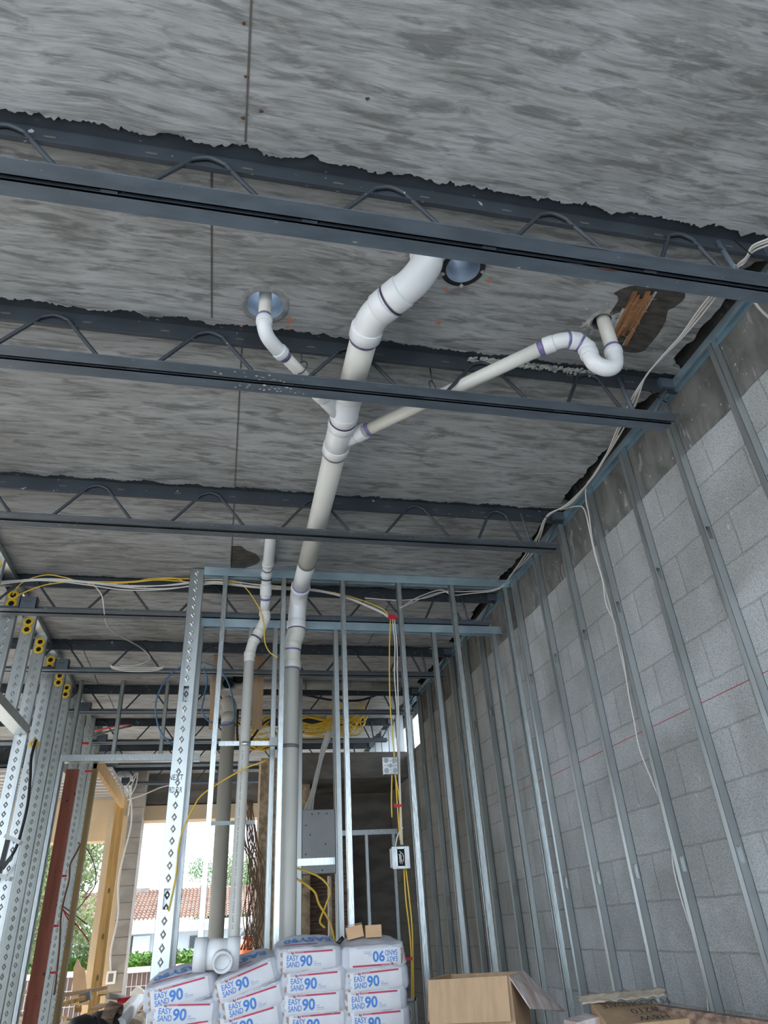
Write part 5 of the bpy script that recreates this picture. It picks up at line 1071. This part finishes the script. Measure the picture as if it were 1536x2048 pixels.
lying(130, 1990, 215, 1975, 8.6, 8.6, 0.12, 0.03, 'card', 'scrap_board', 'brown board lying on top of the rubble', 'board')
lying(120, 2010, 170, 1995, 8.2, 8.3, 0.08, 0.03, 'lumber_pine', 'scrap_board', 'yellow wood offcut low on the rubble', 'board')
lying(235, 2010, 265, 2003, 8.8, 8.8, 0.10, 0.06, 'red', 'red_can', 'red can lying in the rubble', 'can', True)
lying(215, 1992, 250, 1996, 8.7, 8.9, 0.05, 0.05, 'cast', 'scrap_pipe', 'grey pipe offcut at the back of the rubble', 'pipe', True)
lying(225, 2018, 252, 2012, 8.4, 8.4, 0.07, 0.05, 'orange_p', 'orange_scrap', 'orange plastic scrap beside the red can', 'scrap')
lying(160, 1998, 182, 1990, 8.4, 8.4, 0.12, 0.07, 'rubber', 'grey_box', 'small grey box on the rubble below the doorway', 'box')
for k in range(16):
    px, py = 20+17*k, rnd.uniform(1985, 2040); lying(px, py, px+rnd.uniform(-25, 25), py+rnd.uniform(-12, 12), 8.8, 9.0, rnd.uniform(.04, .12), 0.015, rnd.choice(['card_l', 'whitefoam', 'card', 'film', 'lumber_pine']), 'scrap_piece', '%s scrap piece from the left strewn over the rubble' % (ords+['fifteenth', 'sixteenth'])[k].replace('nearest', 'first'), 'scrap')['group'] = 'scraps strewn over the rubble'
# black sheeting drum
p = at(185, 2040, 'y', 7.5); a = MB(); pts = [p+Vector((-0.16+0.32*k/10, 0.02*k, -0.10+0.02*math.sin(k))) for k in range(11)]; a.tube(pts, [0.05+0.10*math.sin(PI*(k+1)/13)**0.6 for k in range(11)], 20)
tag(a.build('black_bundle', M['blackcloth']), 'bundle of black sheeting in front of the rubble', 'bundle')
p = at(213, 2025, 'y', 7.6); a = MB(); hollow(a, p+Vector((0, 0, 0.0)), p+Vector((0.10, -0.03, -0.03)), 0.085, 0.075, 24); tag(a.build('roll_end', M['lumber_old']), 'dark brown open roll beside the black bundle', 'roll')
# white plastic and cardboard sheet outside
p = at(148, 2005, 'y', 10.4); a = MB(); pp = [at(a_, b_, 'y', 10.4) for a_, b_ in ((143, 2010), (147, 1935), (155, 1918), (163, 1935), (170, 1938), (175, 1990), (178, 2010))]
a.add([q for q in pp] + [q+Vector((0, 0.03, 0)) for q in pp], [tuple(range(7)), tuple(range(7, 14))] + [(k, (k+1) % 7, (k+1) % 7+7, k+7) for k in range(7)]); tag(a.build('cardboard_sheet', M['card_l']), 'peach coloured torn cardboard sheet standing left of the stucco pier', 'sheet')
pp = [at(a_, b_, 'y', 10.6) for a_, b_ in ((258, 2000), (262, 1984), (274, 1972), (286, 1980), (292, 1995), (290, 2006))]
a = MB(); a.add([q for q in pp] + [q+Vector((0, 0.1, 0)) for q in pp], [tuple(range(6)), tuple(range(6, 12))] + [(k, (k+1) % 6, (k+1) % 6+6, k+6) for k in range(6)]); tag(a.build('white_lump', M['whitefoam']), 'white lump of scrap right of the block column', 'scrap')
# ladder at the left edge
e = empty('step_ladder', at(5, 1900, 'y', 5.9), 'black and aluminium ladder at the left edge', 'ladder')
for k, (a_, b_, c_, d_) in enumerate(((12, 1672, 42, 1686), (-4, 1750, 22, 1758))):
    q = MB(); q.bar(at(a_, b_, 'y', 5.6), at(c_, d_, 'y', 5.6), 0.08, 0.025); q.build('rung', M['galv_dull'], e)
q = MB(); q.bar(at(16, 1680, 'y', 5.62), at(-12, 1790, 'y', 5.62), 0.02, 0.03); q.build('side_rail', M['black'], e)
q = MB(); q.bar(at(24, 1712, 'y', 5.62), at(-6, 1748, 'y', 5.62), 0.02, 0.02); q.build('brace', M['black'], e)

# ---------------------------------------------------------------- outside
YH = 30.0
ev_z, rg_z = pz(340, 1850, YH), pz(340, 1786, YH+4)
e = empty('tiled_house', (0, YH, FLOOR-0.16), 'white bungalow with a red clay tile roof beyond the openings', 'house')
MB().box(-7.5, 4.5, YH+0.6, YH+8, FLOOR-0.16, ev_z+0.1).build('wall', M['house'], e)
rf = MB(); nrow, ncol = 14, 90
vs = []; x0, x1 = -8.2, 5.0
for r_ in range(nrow):
    for s_ in (0, 1):
        t_ = (r_+s_)/nrow
        for c_ in range(ncol*4+1):
            x = x0+(x1-x0)*c_/(ncol*4); wv = abs(math.sin(PI*c_/4))*0.07
            vs.append((x, YH+4.2*t_, ev_z+0.12+(rg_z-ev_z)*t_ + wv + (0.05 if s_ == 0 else 0)))
n = ncol*4+1
rf.add(vs, [((2*r_+s_)*n+c_, (2*r_+s_)*n+c_+1, (2*r_+s_+1)*n+c_+1, (2*r_+s_+1)*n+c_) for r_ in range(nrow) for s_ in (0, 1) if (2*r_+s_+1) < 2*nrow for c_ in range(n-1)])
rf.build('tile_roof', M['roof'], e)
MB().box(x0, x1, YH-0.08, YH, ev_z-0.22, ev_z+0.12).box(x0, x1, YH, YH+0.6, ev_z-0.10, ev_z-0.05).build('fascia', M['trimw'], e)
for k, (px0, px1, py0, py1) in enumerate(((253, 262, 1873, 1910), (380, 398, 1872, 1912), (100, 108, 1880, 1930))):
    p, q = at(px0, py0, 'y', YH+0.55), at(px1, py1, 'y', YH+0.55); MB().box(p.x, q.x, YH+0.55, YH+0.6, q.z, p.z).build('window', M['glassd'], e)
MB().box(at(266, 1880, 'y', YH+.5).x, at(300, 1880, 'y', YH+.5).x, YH+0.5, YH+0.58, pz(280, 1908, YH+.5), pz(280, 1872, YH+.5)).build('shutter', mat('pale_lattice_shutter', (0.72, 0.76, 0.82), 0.7, 0, 0.3, 30), e)
MB().box(at(272, 1790, 'y', YH+4).x-0.4, at(272, 1790, 'y', YH+4).x+0.5, YH+3.8, YH+4.6, rg_z-0.1, rg_z+0.22).build('chimney', M['concrete_l'], e)
# hedge
def leaves(mb, c, rad, n, s, r_):
    for k in range(n):
        d_ = Vector((r_.gauss(0, 1), r_.gauss(0, 1), r_.gauss(0, 1))).normalized()*(r_.random()**0.4); p = Vector(c)+Vector((d_.x*rad[0], d_.y*rad[1], d_.z*rad[2]))
        a_ = Vector((r_.uniform(-1, 1), r_.uniform(-1, 1), r_.uniform(-1, 1))).normalized()*s; b_ = a_.orthogonal().normalized()*s*0.45
        mb.add([p-a_, p+b_, p+a_, p-b_], [(0, 1, 2, 3)])
rg = random.Random(11)
hz0, hz1 = pz(280, 1936, 17.0), pz(280, 1903, 17.0)
hb = MB()
for k in range(60): leaves(hb, (-3.6+0.12*k, 17.2, (hz0+hz1)/2), (0.16, 0.3, (hz1-hz0)/2), 90, 0.05, rg)
hb.box(-3.6, 3.4, 17.15, 17.4, FLOOR-0.16, hz1-0.15)
tag(hb.build('clipped_hedge', M['hedge']), 'bright green clipped hedge behind the brown fence', 'hedge')
# fence
fz1 = pz(280, 1938, 15.0); e = empty('board_fence', (-1, 15, FLOOR-0.16), 'low brown fence with pale wire grid outside the openings', 'fence')
MB().box(-4.2, 3.2, 15.0, 15.1, FLOOR-0.16, fz1-0.05).build('boards', M['fence'], e); MB().box(-4.2, 3.2, 14.95, 15.15, fz1-0.05, fz1+0.03).build('cap_rail', M['whitefoam'], e)
w_ = MB()
for k in range(92): w_.box(-4.2+0.08*k, -4.19+0.08*k, 14.985, 14.995, FLOOR-0.1, fz1-0.06)
for k in range(5): w_.box(-4.2, 3.2, 14.98, 14.99, fz1-0.25-0.22*k, fz1-0.24-0.22*k)
tag(w_.build('wire_grid', M['wire'], e), kind='stuff')
# trees
def tree(x, y, h, cr, label, lm, seed, n=26, lean=0):
    r_ = random.Random(seed); e = empty('garden_tree', (x, y, FLOOR-0.16), label, 'tree'); t_ = MB(); z0 = FLOOR-0.16
    t_.tube([(x, y, z0), (x+lean*0.3, y, z0+h*0.4), (x+lean, y, z0+h*0.75)], [0.14, 0.1, 0.05], 8)
    for k in range(7): a_ = r_.uniform(0, 2*PI); t_.tube([(x+lean*0.3, y, z0+h*0.4), (x+lean*0.5+cr*0.6*math.cos(a_), y+cr*0.6*math.sin(a_), z0+h*r_.uniform(0.6, 0.9))], [0.05, 0.015], 6)
    t_.build('trunk', M['bark'], e); c_ = MB()
    for k in range(n):
        a_, b_ = r_.uniform(0, 2*PI), r_.uniform(0, 1)**0.6; leaves(c_, (x+lean*0.6+cr*b_*math.cos(a_), y+cr*b_*math.sin(a_), z0+h*r_.uniform(0.25, 1.0)), (cr*0.35, cr*0.35, h*0.10), 330, 0.055, r_)
    tag(c_.build('foliage', M[lm], e)); return e
tree(-3.2, 17.0, 4.6, 1.35, 'light green leafy tree filling the left opening', 'leaf', 1, 42)
tree(-4.6, 19.0, 5.0, 1.3, 'light green tree at the far left, seen between the studs', 'leaf', 2, 36)
tree(0.1, 36.0, 4.9, 1.5, 'dark green tree rising over the tile roof behind the tan pipe', 'leaf_d', 3, 30)
tree(1.5, 36.0, 4.6, 1.2, 'green tree over the tile roof right of the slim pipe', 'leaf', 4, 26)
# orange and white barrel
p = at(505, 1905, 'y', 12.5); e = empty('orange_container', p, 'orange container glowing in the sun behind the slim pipe', 'container')
a = MB(); a.tube([(p.x, 12.5, FLOOR), (p.x, 12.5, p.z+0.1), (p.x, 12.5, p.z+0.22)], [0.24, 0.24, 0.14], 20); a.build('drum', M['orange_p'], e); a = MB(); a.tube([(p.x, 12.5, p.z+0.225), (p.x, 12.5, p.z+0.40)], [0.2, 0.12], 20); a.build('cover', M['ink_grey'], e)
